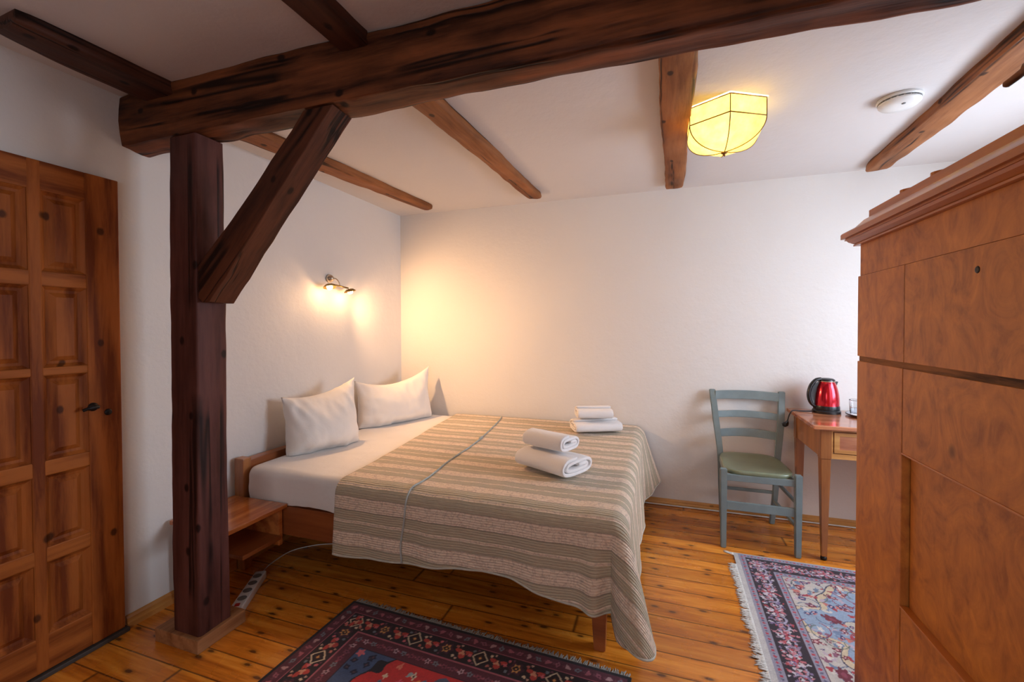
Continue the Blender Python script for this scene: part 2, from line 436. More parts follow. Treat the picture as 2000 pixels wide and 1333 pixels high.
t.b.inputs['Coat Weight'].default_value = 0.15; t.b.inputs['Coat Roughness'].default_value = 0.18
t.bump(t.math('SUBTRACT', t.math('MULTIPLY', g, 0.15), smx), 0.35, 0.003)
M['floor'] = t.m

def vcol(name, rough=0.95, bs=420, st=0.5):
    t = NT(name); a = t.n('ShaderNodeVertexColor'); a.layer_name = 'Col'
    n = t.noise(t.coord('Object'), bs, 2); n2 = t.noise(t.coord('Object'), 26, 3)
    c = t.mix(0.35, a.outputs[0], t.ramp(n2, [(0.3, 0.35), (0.7, 0.8)]), 'MULTIPLY')
    t.base(c); t.set(Roughness=rough); t.b.inputs['Sheen Weight'].default_value = 0.15
    t.bump(n, st, 0.003)
    return t.m
M['rug'] = vcol('woven_rug_pile')
M['fringe_grey'] = fabric('grey_cotton_fringe', (0.36, 0.34, 0.29), wr=0.2)
M['fringe_white'] = fabric('off_white_cotton_fringe', (0.66, 0.64, 0.60), wr=0.2)

t = NT('thin_window_glass')
gl = t.n('ShaderNodeBsdfGlossy'); gl.inputs['Roughness'].default_value = 0.02; tr = t.n('ShaderNodeBsdfTransparent'); mx = t.n('ShaderNodeMixShader'); mx.inputs[0].default_value = 0.06
t.l(tr.outputs[0], mx.inputs[1]); t.l(gl.outputs[0], mx.inputs[2]); t.l(mx.outputs[0], t.out.inputs[0]); M['pane'] = t.m
t = NT('clear_drinking_glass'); t.base((0.95, 0.97, 1.0)); t.set(Roughness=0.02, IOR=1.45); t.b.inputs['Transmission Weight'].default_value = 1.0; M['glass'] = t.m
# lit parchment shade of the ceiling lamp
t = NT('glowing_parchment_shade')
pn = t.noise(t.coord('Object'), 22, 5, 0.65)
pc = t.ramp(pn, [(0.3, (1.0, 0.82, 0.27)), (0.7, (1.0, 0.90, 0.42))])
em_ = t.n('ShaderNodeEmission'); em_.inputs[1].default_value = 1.0; t.l(pc, em_.inputs[0])
tl = t.n('ShaderNodeBsdfTranslucent'); t.l(pc, tl.inputs[0])
ad = t.n('ShaderNodeMixShader'); ad.inputs[0].default_value = 0.30
t.l(em_.outputs[0], ad.inputs[1]); t.l(tl.outputs[0], ad.inputs[2]); t.l(ad.outputs[0], t.out.inputs[0]); M['shade'] = t.m
def emis(name, c, s):
    t = NT(name); e = t.n('ShaderNodeEmission'); e.inputs[0].default_value = (*c, 1); e.inputs[1].default_value = s; t.l(e.outputs[0], t.out.inputs[0]); return t.m
M['bulb'] = emis('lit_bulb', (1.0, 0.85, 0.55), 14)
M['bulb_spot'] = emis('lit_halogen', (1.0, 0.78, 0.42), 9)

# ------------------------------------------------------------------ room shell
XL, XR, XI, YB, YF, ZC = -2.19, 2.0, 1.25, 3.36, -1.6, 2.295
def struct(name, bm, m, parent=None, smooth=False):
    o = obj(name, bm, m, parent, smooth)
    if parent is None: o['kind'] = 'structure'
    return o
struct('floor', B((XL-0.15, YF-0.15, -0.12), (XR+0.15, YB+0.15, 0)), M['floor'])
struct('ceiling', B((XL-0.15, YF-0.15, ZC), (XR+0.15, YB+0.15, ZC+0.12)), M['ceiling'])

def wavy_wall(face, a0, a1, z0, z1, out, amp=0.006, holes=()):
    """a plastered wall with a gently uneven room side. face: ('x', X) or ('y', Y); out = +1/-1 away from the room"""
    ax, P = face
    bm = bmesh.new()
    for (p0, p1, q0, q1) in rects_minus(a0, a1, z0, z1, holes):
        nu, nv = max(1, int((p1-p0)/0.05)), max(1, int((q1-q0)/0.05))
        def f(u, v):
            a = p0+(p1-p0)*u; z = q0+(q1-q0)*v
            s = Vector((a*0.9, z*0.9, 3.1 if ax == 'x' else 7.7))
            d = mnoise.noise(s)*amp + mnoise.noise(s*3.3)*amp*0.35
            e = min(a-a0, a1-a, z1-z, z-z0)
            for h in holes: e = min(e, max(h[0]-a, a-h[1], h[2]-z, z-h[3], 0))
            d *= min(1, max(0, e)/0.15)
            d = P + (abs(d) + 0.0)*out
            return (d, a, z) if ax == 'x' else (a, d, z)
        grid(bm, nu, nv, f)
    bmesh.ops.remove_doubles(bm, verts=bm.verts, dist=1e-5)
    # closed slab behind
    th = 0.14*out
    for (p0, p1, q0, q1) in rects_minus(a0, a1, z0, z1, holes):
        lo, hi = sorted((P+0.012*out, P+th))
        if ax == 'x': box(bm, (lo, p0, q0), (hi, p1, q1))
        else: box(bm, (p0, lo, q0), (p1, hi, q1))
    for h in holes:   # reveals
        lo, hi = sorted((P, P+th))
        for r in ((h[0], h[0]+1e-4, h[2], h[3]), (h[1]-1e-4, h[1], h[2], h[3]), (h[0], h[1], h[2], h[2]+1e-4), (h[0], h[1], h[3]-1e-4, h[3])):
            if ax == 'x': box(bm, (lo, r[0], r[2]), (hi, r[1], r[3]))
            else: box(bm, (r[0], lo, r[2]), (r[1], hi, r[3]))
    return bm
def rects_minus(a0, a1, z0, z1, holes):
    R_ = [(a0, a1, z0, z1)]
    for h in holes:
        N = []
        for (p0, p1, q0, q1) in R_:
            if h[0] >= p1 or h[1] <= p0 or h[2] >= q1 or h[3] <= q0: N.append((p0, p1, q0, q1)); continue
            if h[0] > p0: N.append((p0, h[0], q0, q1))
            if h[1] < p1: N.append((h[1], p1, q0, q1))
            m0, m1 = max(p0, h[0]), min(p1, h[1])
            if h[2] > q0: N.append((m0, m1, q0, h[2]))
            if h[3] < q1: N.append((m0, m1, h[3], q1))
        R_ = N
    return R_
W1 = (1.86, 2.80, 0.80, 1.92)      # right wall window (y0,y1,z0,z1)
W2 = (-0.75, 0.55, 0.85, 2.0)       # unseen window behind the camera, added for the fill light (x0,x1,z0,z1)
struct('wall_left', wavy_wall(('x', XL), YF, YB, 0, ZC, -1, 0.006), M['wall'], smooth=False)
struct('wall_back', wavy_wall(('y', YB), XL, XR, 0, ZC, 1, 0.006), M['wall'])
struct('wall_right', wavy_wall(('x', XR), 1.72, YB, 0, ZC, 1, 0.004, [W1]), M['wall'])
struct('wall_inner', box(B((XI, YF, 0), (XI+0.14, 1.72, ZC)), (XI+0.14, 1.58, 0), (XR+0.14, 1.72, ZC)), M['wall'])
struct('wall_front', wavy_wall(('y', YF), XL, XI, 0, ZC, -1, 0.004, [W2]), M['wall'])
for n_ in ('wall_left', 'wall_back', 'wall_right', 'wall_front'):
    auto_smooth(bpy.data.objects[n_], 30)
def window(name, ax, P, h, out):
    bm = bmesh.new(); a0, a1, z0, z1 = h; fwid = 0.05
    lo, hi = sorted((P+0.05*out, P+0.10*out))
    bars = [(a0, a0+fwid, z0, z1), (a1-fwid, a1, z0, z1), (a0, a1, z0, z0+fwid), (a0, a1, z1-fwid, z1), ((a0+a1)/2-0.02, (a0+a1)/2+0.02, z0, z1)]
    for r in bars:
        if ax == 'x': box(bm, (lo, r[0], r[2]), (hi, r[1], r[3]), 0.004)
        else: box(bm, (r[0], lo, r[2]), (r[1], hi, r[3]), 0.004)
    o = struct(name, bm, M['white_plastic'])
    p = P+0.075*out
    if ax == 'x': pb = B((p-0.002, a0+0.04, z0+0.04), (p+0.002, a1-0.04, z1-0.04))
    else: pb = B((a0+0.04, p-0.002, z0+0.04), (a1-0.04, p+0.002, z1-0.04))
    obj('pane', pb, M['pane'], o)
window('window_1', 'x', XR, W1, 1)
window('fill_window', 'y', YF, W2, -1)

# skirting boards (moulded)
def skirt(name, ax, P, a0, a1, out, h=0.05, mat=None):
    prof = [(0, 0), (0.017, 0), (0.017, h*0.42), (0.012, h*0.50), (0.012, h*0.78), (0.007, h*0.92), (0.003, h), (0, h)]
    bm = bmesh.new()
    if ax == 'y': prism(bm, [(P+out*p, z) for p, z in prof], 'x', a0, a1)
    else: prism(bm, [(P+out*p, z) for p, z in prof], 'y', a0, a1)
    return struct(name, bm, mat)
skirt('baseboard_back', 'y', YB, XL+0.017, XR, -1, 0.045, M['skirting'])
skirt('baseboard_left', 'x', XL, 1.225, YB, 1, 0.055, M['skirting_y'])

# ------------------------------------------------------------------ the panelled door (flush in the left wall)
DY0, DY1, DZ0, DZ1 = 0.352, 1.212, 0.022, 1.922
dr = struct('door_1', bmesh.new(), M['door'])
def door_leaf():
    bm = bmesh.new(); X0, X1 = -2.186, -2.166
    cols = [DY1-0.113-0.13-k*0.17 for k in range(4)]
    rows = [(0.157, 0.425), (0.482, 0.751), (0.808, 1.124), (1.156, 1.459), (1.516, 1.812)]
    ys = sorted([c for c in cols]+[c+0.13 for c in cols])
    ys = [DY0]+ys+[DY1]
    for i in range(0, len(ys)-1, 2): box(bm, (X0, ys[i], DZ0), (X1, ys[i+1], DZ1), 0.004 if i in (0, len(ys)-2) else 0.006)
    rails = bmesh.new(); zs = [DZ0]+[z for r in rows for z in r]+[DZ1]
    for i in range(0, len(zs)-1, 2): box(rails, (X0, DY0+0.06, zs[i]), (X1-0.001, DY1-0.113+0.002, zs[i+1]), 0.005)
    pan = []
    for c in cols:
        for (z0, z1) in rows:
            p = bmesh.new(); y0, y1 = c, c+0.13
            box(p, (X0-0.001, y0-0.002, z0-0.002), (X0+0.0015, y1+0.002, z1+0.002))
            # moulding slope then raised field
            def ring(i, x): return [(x, y0+i, z0+i), (x, y1-i, z0+i), (x, y1-i, z1-i), (x, y0+i, z1-i)]
            lv = [ring(0.0, X1-0.003), ring(0.012, X1-0.014), ring(0.022, X1-0.016), ring(0.038, X1-0.006), ring(0.039, X1-0.005)]
            L = [[p.verts.new(q) for q in r] for r in lv]
            for A, C in zip(L, L[1:]):
                for k in range(4): p.faces.new((A[k], A[(k+1) % 4], C[(k+1) % 4], C[k]))
            p.faces.new(L[-1])
            pan.append(p)
    return bm, rails, pan
lf, rails, pans = door_leaf()
o = obj('stile', lf, M['door'], dr); o = obj('rail', rails, M['door_h'], dr)
for p in pans:
    obj('panel', p, M['door'], dr)
bm = bmesh.new()
lathe(bm, [(0, 0), (0.017, 0), (0.017, 0.004), (0.009, 0.007), (0.007, 0.028), (0, 0.028)], 20)
bm.transform(Matrix.Translation((-2.166, 1.112, 0.985)) @ Matrix.Rotation(PI/2, 4, 'Y'))
tube(bm, catmull([(-2.142, 1.118, 0.985), (-2.138, 1.105, 0.986), (-2.138, 1.085, 0.984), (-2.142, 1.068, 0.978)], 4), [0.0075]*4+[0.0085]*5+[0.006]*4, 10)
obj('door_handle', bm, M['iron'], dr, True)
bm = lathe(bmesh.new(), [(0, 0), (0.013, 0), (0.013, 0.003), (0.009, 0.005), (0, 0.005)], 18)
bm.transform(Matrix.Translation((-2.166, 1.163, 0.955)) @ Matrix.Rotation(PI/2, 4, 'Y'))
obj('keyhole_rosette', bm, M['iron'], dr, True)
bm = B((-2.187, DY0-0.02, 0.0005), (-2.155, DY1+0.012, 0.018), 0.004)
o = struct('trim_1', bm, simple('dark_threshold', (0.06, 0.05, 0.045), 0.6)); o['label'] = 'dark threshold strip under the panelled door'

# ------------------------------------------------------------------ timber frame
def timber(name, L, wy, hz, seed, mat, w1=None, h1=None, rough=0.006, bev=0.012, n=None, end_round=False):
    """roughly hewn beam along local +X, centred on Y, Z; length L; tapering to w1,h1"""
    rnd = random.Random(seed)
    w1 = w1 or wy; h1 = h1 or hz
    n = n or max(8, int(L/0.03)); bm = bmesh.new()
    per = []   # rounded rectangle, 28 points
    for cx, cy, a0 in ((1, 1, 0), (-1, 1, 90), (-1, -1, 180), (1, -1, 270)):
        for k in range(4):
            a = R(a0+30*k); per.append(((cx, cy), (math.cos(a), math.sin(a))))
        # intermediate points on the following side
        nx = {(1, 1): (-1, 1), (-1, 1): (-1, -1), (-1, -1): (1, -1), (1, -1): (1, 1)}[(cx, cy)]
        for k in (1, 2, 3):
            per.append(((cx+(nx[0]-cx)*k/4, cy+(nx[1]-cy)*k/4), None, (cx, cy, nx)))
    rings = []
    so = rnd.random()*100
    for i in range(n+1):
        s = i/n; x = L*s; ww = wy+(w1-wy)*s; hh = hz+(h1-hz)*s
        ring = []
        shrink = 1.0
        if end_round and i >= n-1: shrink = 0.90 if i == n else 0.975
        for pdef in per:
            c = pdef[0]
            if pdef[1] is not None:
                b = bev*(1+0.7*mnoise.noise(Vector((x*2.5, c[0]*3, c[1]*5+so))))
                y = c[0]*(ww/2-b)+pdef[1][0]*b; z = c[1]*(hh/2-b)+pdef[1][1]*b
                nrm = Vector((0, pdef[1][0], pdef[1][1]))
            else:
                cx, cy, nx = pdef[2]
                if cx == nx[0]: y = cx*ww/2; z = c[1]*(hh/2-bev); nrm = Vector((0, cx, 0))
                else: z = cy*hh/2; y = c[0]*(ww/2-bev); nrm = Vector((0, 0, cy))
            q = Vector((x*1.6+so, y*9, z*9))
            d = mnoise.noise(q)*rough + mnoise.noise(Vector((x*9+so, y*14, z*14)))*rough*0.55
            d += mnoise.noise(Vector((x*0.9+so, c[0]*0.8, c[1]*0.8+so)))*rough*0.8
            ring.append(bm.verts.new((x, (y+nrm.y*d)*shrink, (z+nrm.z*d)*shrink)))
        rings.append(ring)
    m = len(per)
    for A, C in zip(rings, rings[1:]):
        for k in range(m): bm.faces.new((A[k], A[(k+1) % m], C[(k+1) % m], C[k]))
    bm.faces.new(list(reversed(rings[0]))); bm.faces.new(rings[-1])
    bmesh.ops.recalc_face_normals(bm, faces=bm.faces)
    o = obj(name, bm, mat); auto_smooth(o, 38)
    return o
def place(o, p0, p1, rollv=None):
    d = (Vector(p1)-Vector(p0)).normalized()
    z = Vector((0, 0, 1)) if abs(d.z) < 0.99 else Vector((-1, 0, 0))
    y = z.cross(d).normalized(); z = d.cross(y)
    o.matrix_world = Matrix(((d.x, y.x, z.x, p0[0]), (d.y, y.y, z.y, p0[1]), (d.z, y.z, z.z, p0[2]), (0, 0, 0, 1)))
    return o
ZG = 2.080
# materials with grain along local x
g = timber('girder', XI-XL-0.002, 0.116, ZC-ZG, 11, M['beam_x'], 0.118, ZC-ZG, 0.0115, 0.010)
place(g, (XL+0.001, 1.294, (ZG+ZC)/2-0.001), (XI, 1.294, (ZG+ZC)/2-0.001))
tag(g, 'massive dark hewn girder crossing the whole ceiling above the post', 'beam')
mpost = wood('dark_post_timber_x', (0.055, 0.015, 0.011), (0.150, 0.052, 0.040), 'x', 0.8, 0.55, 0.9, 0.9, 0.9, 0.0, 0.55, 0.35)
p = timber('timber_post', ZG-0.055, 0.148, 0.138, 5, mpost, 0.150, 0.118, 0.005, 0.008)
# local x up; local y -> world x-ish
p.matrix_world = Matrix(((0, -1, 0, -1.826), (0, 0, -1, 1.302), (1, 0, 0, 0.054), (0, 0, 0, 1)))
tag(p, 'dark red-brown square timber post standing on a pale plinth', 'post')
pl = obj('post_plinth', B((-1.985, 1.213, 0.0005), (-1.735, 1.425, 0.056), 0.004), M['plinth'])
tag(pl, 'pale oak plinth frame around the foot of the timber post', 'plinth')
# brace
def brace():
    bm = bmesh.new()
    # outline in XZ: foot against the post, head under the girder
    P = [(-1.751, 1.555), (-1.751, 1.425), (-1.728, 1.405), (-1.690, 1.405), (-1.600, 1.503), (-1.430, 1.695), (-1.250, 1.893), (-1.082, 2.082), (-1.208, 2.082), (-1.33, 1.955), (-1.47, 1.813), (-1.60, 1.690), (-1.68, 1.615)]
    y0, y1 = 1.246, 1.352
    prism(bm, P, 'y', y0, y1)
    bmesh.ops.triangulate(bm, faces=[f for f in bm.faces if len(f.verts) > 4])
    bmesh.ops.subdivide_edges(bm, edges=bm.edges[:], cuts=3, use_grid_fill=True)
    for v in bm.verts:
        s = Vector((v.co.x*9, v.co.y*9, v.co.z*9))
        d = mnoise.noise(s)*0.006
        v.co += Vector((d*0.7, mnoise.noise(s+Vector((5, 5, 5)))*0.004, -d*0.7))
        v.co.x = max(v.co.x, -1.751); v.co.z = min(v.co.z, 2.080)
    A = Matrix.Translation((-1.42, 1.30, 1.75)) @ Matrix.Rotation(-R(46), 4, 'Y')
    bm.transform(A.inverted())
    o = obj('diagonal_brace', bm, M['brace']); o.matrix_world = A
    auto_smooth(o, 45)
    b = o.modifiers.new('soft', 'BEVEL'); b.width = 0.006; b.segments = 2; b.limit_method = 'ANGLE'; b.angle_limit = R(50)
    return o
tag(brace(), 'dark diagonal brace running from the post up to the girder', 'brace')
def joist(p0, p1, w0, w1, seed, label, zb=2.248):
    L = (Vector(p1)-Vector(p0)).length
    h = ZC+0.01-zb
    mj = M['joist']
    o = timber('ceiling_joist', L, w0, h, seed, mj, w1, h*0.85, 0.0105, 0.009, end_round=True)
    zc = zb+h/2
    place(o, (p0[0], p0[1], zc), (p1[0], p1[1], zc+0.004))
    tag(o, label, 'beam', 'ceiling joists between the plastered bays')
    return o
M['joist'] = wood('brown_joist_timber_x', (0.17, 0.055, 0.017), (0.42, 0.165, 0.058), 'x', 0.9, 0.6, 0.9, 0.95, 0.9, 0.0, 0.5, 0.3)
M['joist_dark'] = wood('dark_joist_timber_x', (0.045, 0.016, 0.010), (0.12, 0.045, 0.026), 'x', 0.9, 0.55, 0.9, 0.95, 0.9, 0.0, 0.5, 0.3)
joist((-1.975, 1.350, 0), (-1.785, 3.145, 0), 0.155, 0.095, 21, 'brown ceiling joist behind the brace, nearest the left wall')
joist((-0.965, 1.350, 0), (-0.885, 3.135, 0), 0.115, 0.105, 22, 'cracked brown ceiling joist over the bed, left of the lamp')
joist((0.05, 1.350, 0), (0.09, 3.225, 0), 0.135, 0.12, 23, 'brown ceiling joist touching the glowing yellow lamp')
joist((1.165, 1.350, 0), (1.262, 3.275, 0), 0.14, 0.125, 24, 'brown ceiling joist above the wardrobe, right of the smoke detector')
jd = M['joist']; M['joist'] = M['joist_dark']
joist((-1.945, 1.238, 0), (-1.965, 0.800, 0), 0.16, 0.15, 25, 'dark ceiling joist stub above the panelled door, in front of the girder')
joist((-0.985, 1.238, 0), (-1.0, YF+0.0, 0), 0.11, 0.12, 26, 'dark ceiling joist in front of the girder at the top of the view')
M['joist'] = jd

# ------------------------------------------------------------------ bed
bed = thing('bed', 'low red-brown wooden double bed in the corner under a striped quilt', 'bed', (-1.15, 2.53, 0))
def bl(lo, hi, bev=0.004): return B((lo[0]+1.15, lo[1]-2.53, lo[2]), (hi[0]+1.15, hi[1]-2.53, hi[2]), bev)
obj('headboard', bl((-2.168, 1.775, 0.26), (-2.108, 3.27, 0.585)), M['bed_y'], bed)
for y in (1.725, 3.27):
    bm = bmesh.new(); box(bm, (-2.17+1.15, y-2.53, 0.0), (-2.105+1.15, y+0.05-2.53, 0.60), 0.005)
    obj('head_post', bm, M['table'], bed)
obj('side_rail', bl((-2.105, 1.730, 0.235), (-0.17, 1.754, 0.384)), M['bed'], bed)
obj('side_rail', bl((-2.105, 3.295, 0.235), (-0.17, 3.319, 0.384)), M['bed'], bed)
obj('foot_rail', bl((-0.194, 1.755, 0.235), (-0.170, 3.293, 0.384)), M['bed_y'], bed)
obj('slatted_base', bl((-2.10, 1.756, 0.36), (-0.198, 3.29, 0.385), 0.002), M['bed_y'], bed)
for y in (1.765, 3.255):
    bm = taper(bmesh.new(), (-0.228+1.15, y-2.53, 0.0), (0.045, 0.045), (-0.232+1.15, y-2.53, 0.36), (0.075, 0.07), 0.003)
    obj('leg', bm, M['bed'], bed)

# mattress under a fitted sheet
def mattress():
    bm = bmesh.new(); x0, x1, y0, y1, z0, z1 = -2.103, -0.185, 1.736, 3.312, 0.387, 0.560
    r = 0.045
    # wrap profile across Y swept along X, heights wobble
    nx = 90
    prof = []
    for k in range(9): a = R(-90+k*0); prof
    def section(x, e):
        pts = []
        fr = y0+e; bk = y1-e; top = z1-e*0.8
        pts.append((fr+0.004, z0+0.004)); 
        for s in (0.15, 0.35, 0.55, 0.75): pts.append((fr, z0+(top-r-z0)*s))
        for k in range(7):
            a = R(180-k*15); pts.append((fr+r+r*math.cos(a), top-r+r*math.sin(a)))
        for s in range(1, 24): pts.append((fr+r+(bk-fr-2*r)*s/24, top))
        for k in range(7):
            a = R(90-k*15); pts.append((bk-r+r*math.cos(a), top-r+r*math.sin(a)))
        pts.append((bk, z0+0.004))
        return pts
    rings = []
    for i in range(nx+1):
        s = i/nx; x = x0+(x1-x0)*s
        d = min(x-x0, x1-x); e = 0
        if d < r: e = r-math.sqrt(max(0, r*r-(r-d)**2))
        ring = []
        for (y, z) in section(x, e):
            nn = mnoise.noise(Vector((x*3.1, y*3.0, z*4)))*0.006
            side = 1 if y < y0+0.03 else 0
            if side:
                fold = (mnoise.noise(Vector((x*7+z*9, z*4, 2.2)))+0.6*mnoise.noise(Vector((x*16-z*14, z*6, 9))))*0.010*min(1, (z1-z)*8)
                y -= abs(fold)+0.002; 
                if z < z0+0.01: z += -0.004+0.016*mnoise.noise(Vector((x*3.3, 1, 5)))
            else: z += nn
            ring.append(bm.verts.new((x, y, z)))
        rings.append(ring)
    m = len(rings[0])
    for A, C in zip(rings, rings[1:]):
        for k in range(m-1): bm.faces.new((A[k], A[k+1], C[k+1], C[k]))
        bm.faces.new((A[m-1], A[0], C[0], C[m-1]))
    bm.faces.new(rings[0]); bm.faces.new(list(reversed(rings[-1])))
    bmesh.ops.recalc_face_normals(bm, faces=bm.faces)
    return bm
o = obj('mattress', mattress(), M['sheet'], smooth=True); auto_smooth(o, 50)
tag(o, 'mattress in a white fitted sheet lying on the wooden bed', 'mattress')

# quilt
ZT = 0.566
A0, B0, RC = -0.175, 1.738, 0.055        # foot edge x, front edge y, edge rounding
def lerp_pts(x, P):
    for (a, b), (c, d) in zip(P, P[1:]):
        if x <= c: return b+(d-b)*max(0, (x-a))/(c-a)
    return P[-1][1]
def smooth01(x): x = max(0, min(1, x)); return x*x*(3-2*x)
def drape(a, b, lift=0.0):
    """cloth coordinates -> world. a along the bed (metres in world x), b across (world y)"""
    da, db = max(0, a-A0), max(0, B0-b)
    x, y = min(a, A0), max(b, B0)
    r = math.hypot(da, db)
    q = min(a, A0)+max(0, b-B0)*1.0
    z = ZT + 0.004*mnoise.noise(Vector((a*4, b*4, 1))) + 0.0025*mnoise.noise(Vector((a*14, b*9, 4)))
    nrm = Vector((0, 0, 1))
    if r > 1e-6:
        sx, sy = da/r, db/r; phi = math.atan2(da, db)
        q = min(a, A0)+phi*0.30+max(0, b-B0)
        if r < RC*PI/2: out = RC*math.sin(r/RC); dn = RC*(1-math.cos(r/RC)); nang = r/RC
        else: out = RC; dn = RC+(r-RC*PI/2); nang = PI/2
        s2 = math.sin(2*phi) if 0 < phi < PI/2 else 0
        hang = max(0, r-RC)
        tilt = 0.03+0.30*s2**1.3
        if da > 0 and db <= 0: tilt = 0.05+0.30*smooth01((b-2.95)/0.36)     # the far end flares out along the wall
        out += hang*math.sin(tilt); dn = dn-hang*(1-math.cos(tilt))
        # folds
        amp = smooth01(hang/0.30)
        front = smooth01((q+1.6)/1.2)
        wv = math.sin(q*12.5+0.6)*0.013*front+math.sin(q*27+1.9)*0.005
        wv += 0.038*math.exp(-((q-(A0-0.065))/0.036)**2) - 0.012*math.exp(-((q-(A0+0.02))/0.05)**2)   # sharp fold next to the corner
        wv += 0.016*math.exp(-((q-(A0+0.62))/0.05)**2)+0.014*math.exp(-((q-(A0+0.95))/0.07)**2)
        out += amp*wv; 
        d = Vector((sx, -sy, 0))
        x += d.x*out; y += d.y*out; z -= dn
        nrm = (d*math.sin(nang)+Vector((0, 0, 1))*math.cos(nang)).normalized()
    P = Vector((x, y, z))+nrm*lift
    return P
def LF(a): return lerp_pts(a, [(-1.7, 0.375), (-1.45, 0.372), (-1.15, 0.352), (-0.82, 0.318), (-0.70, 0.330), (-0.50, 0.378), (-0.34, 0.395), (-0.24, 0.45), (-0.175, 0.43)])
LG = 0.43
def qab(u, v):
    # v: 0 front hem .. 1 wall edge ; u: 0 head edge .. 1 foot hem
    bW = 3.325
    lf = LF(min(A0, -1.5+1.33*u*1.15))
    b = (B0-lf)+(bW-(B0-lf))*v
    hd = -1.475 + 0.02*math.sin(v*5)-0.13*max(0, (b-B0))/1.6
    a = hd+(A0+LG-hd)*u
    if a > A0 and b < B0:
        da, db = a-A0, B0-b
        r = math.hypot(da, db); sp, cp = da/r, db/r
        rsq = min(LG/max(sp, 1e-6), lf/max(cp, 1e-6)); n_ = 3.2
        rmx = ((sp/LG)**n_+(cp/lf)**n_)**(-1/n_)
        k = rmx/rsq; a = A0+da*k; b = B0-db*k
    return a, b
bm = bmesh.new()
def zfix(p):
    p.z = max(p.z, 0.012); p.y = min(p.y, 3.338); return p
grid(bm, 170, 190, lambda u, v: zfix(drape(*qab(u, v))), lambda u, v: qab(u, v))
o = obj('quilt', bm, M['quilt'], smooth=True)
md = o.modifiers.new('thick', 'SOLIDIFY'); md.thickness = 0.007; md.offset = 1
tag(o, 'beige and grey-green striped quilt draped over the bed', 'quilt')
hem = bmesh.new()
tube(hem, [zfix(drape(*qab(k/160, 0), lift=0.004)) for k in range(161)]+[zfix(drape(*qab(1, k/120), lift=0.004)) for k in range(1, 121)], 0.0055, 8)
obj('hem_piping', hem, simple('quilt_hem_tape', (0.52, 0.50, 0.42), 0.8), o, True)
# cord lying over the quilt
cpts = [(-1.215, 3.30), (-1.175, 3.12), (-1.135, 2.83), (-1.105, 2.60), (-1.095, 2.40), (-1.085, 2.12), (-1.065, 1.92), (-1.058, 1.80), (-1.068, 1.71), (-1.08, 1.58), (-1.098, 1.47), (-1.094, 1.385)]
cp = catmull([(a, b, 0) for a, b in cpts], 8)
bm = tube(bmesh.new(), [drape(p.x, p.y, lift=0.011) for p in cp], 0.0042, 8)
oc = obj('cord', bm, M['cord_grey'], smooth=True); tag(oc, 'thin pale grey cord with inline switch lying across the striped quilt', 'cord')
bm = bmesh.new(); P0, P1 = drape(-1.103, 2.585, 0.014), drape(-1.107, 2.635, 0.014)
tube(bm, [P0, P0.lerp(P1, 0.15), P0.lerp(P1, 0.5), P0.lerp(P1, 0.85), P1], [0.004, 0.009, 0.010, 0.009, 0.004], 10)
obj('inline_switch', bm, M['cord_grey'], oc, True)

# ------------------------------------------------------------------ pillows
def pillow(name, label, c, Wd, Hd, T, rz, lean, seed, rise=(0, 0), dip=0.0):
    """upright pillow: width along local X, height along Z, thickness along Y; base on z=0"""
    bm = bmesh.new(); n = 46
    def f(u, v, s):
        U, V = 2*u-1, 2*v-1
        pinch_x = 1-0.07*(1-abs(U)**0.8*0)*(1-V*V)*abs(U)   # sides curve in
        pinch_z = 1-0.10*(1-U*U)*abs(V)
        x = Wd/2*U*pinch_x; z = Hd/2*V*pinch_z
        th = T/2*max(0, (1-abs(U)**2.6))**0.55*max(0, (1-abs(V)**2.4))**0.55
        th *= 1.12-0.28*V                       # fuller below
        wr = mnoise.noise(Vector((x*9+seed, z*9, seed)))*0.016+mnoise.noise(Vector((x*24+seed, z*17, s*3)))*0.009
        rad = math.hypot(U, V); wr *= (0.35+0.9*min(1, rad**2))
        ridge = abs(mnoise.noise(Vector((x*14+z*8, z*5-x*3, seed*2.0))))*0.022*smooth01((V+0.3)/0.9)
        y = s*(th+(wr-ridge)*min(1, th/0.02))
        if V > 0:
            z += (rise[0]*(1-u)**2+rise[1]*u**2)*V - dip*V*(1-U*U)
        y += lean*(V+1)/2*Hd
        return Vector((x, y, z+Hd/2*(1-0.1*(1-U*U)*0.6)))
    V1 = grid(bm, n, n, lambda u, v: f(u, v, -1)); V2 = grid(bm, n, n, lambda u, v: f(u, v, 1), flip=True)
    bmesh.ops.remove_doubles(bm, verts=bm.verts, dist=0.0006)
    bmesh.ops.recalc_face_normals(bm, faces=bm.faces)
    zmin = min(v.co.z for v in bm.verts)
    for v in bm.verts:
        v.co.z -= zmin
        if v.co.z < 0.018: v.co.z = 0.0+v.co.z*0.25       # weight flattens the lower edge
    o = obj(name, bm, M['pillow'], smooth=True)
    o.location = c; o.rotation_euler = (0, 0, rz)
    return tag(o, label, 'pillow', 'pillows at the head of the bed')
# local +Y is the back (towards the wall), so rz ~ 90deg turns the back to -X
pillow('pillow', 'white pillow propped up nearest the timber post, one corner peaking', (-1.955, 2.160, 0.562), 0.47, 0.335, 0.25, R(70), 0.17, 3.3, rise=(0.0, 0.075), dip=0.0)
pillow('pillow', 'white pillow standing in the far corner by the back wall', (-1.950, 2.930, 0.562), 0.67, 0.33, 0.20, R(66), 0.12, 8.1, rise=(0.02, 0.085), dip=0.03)

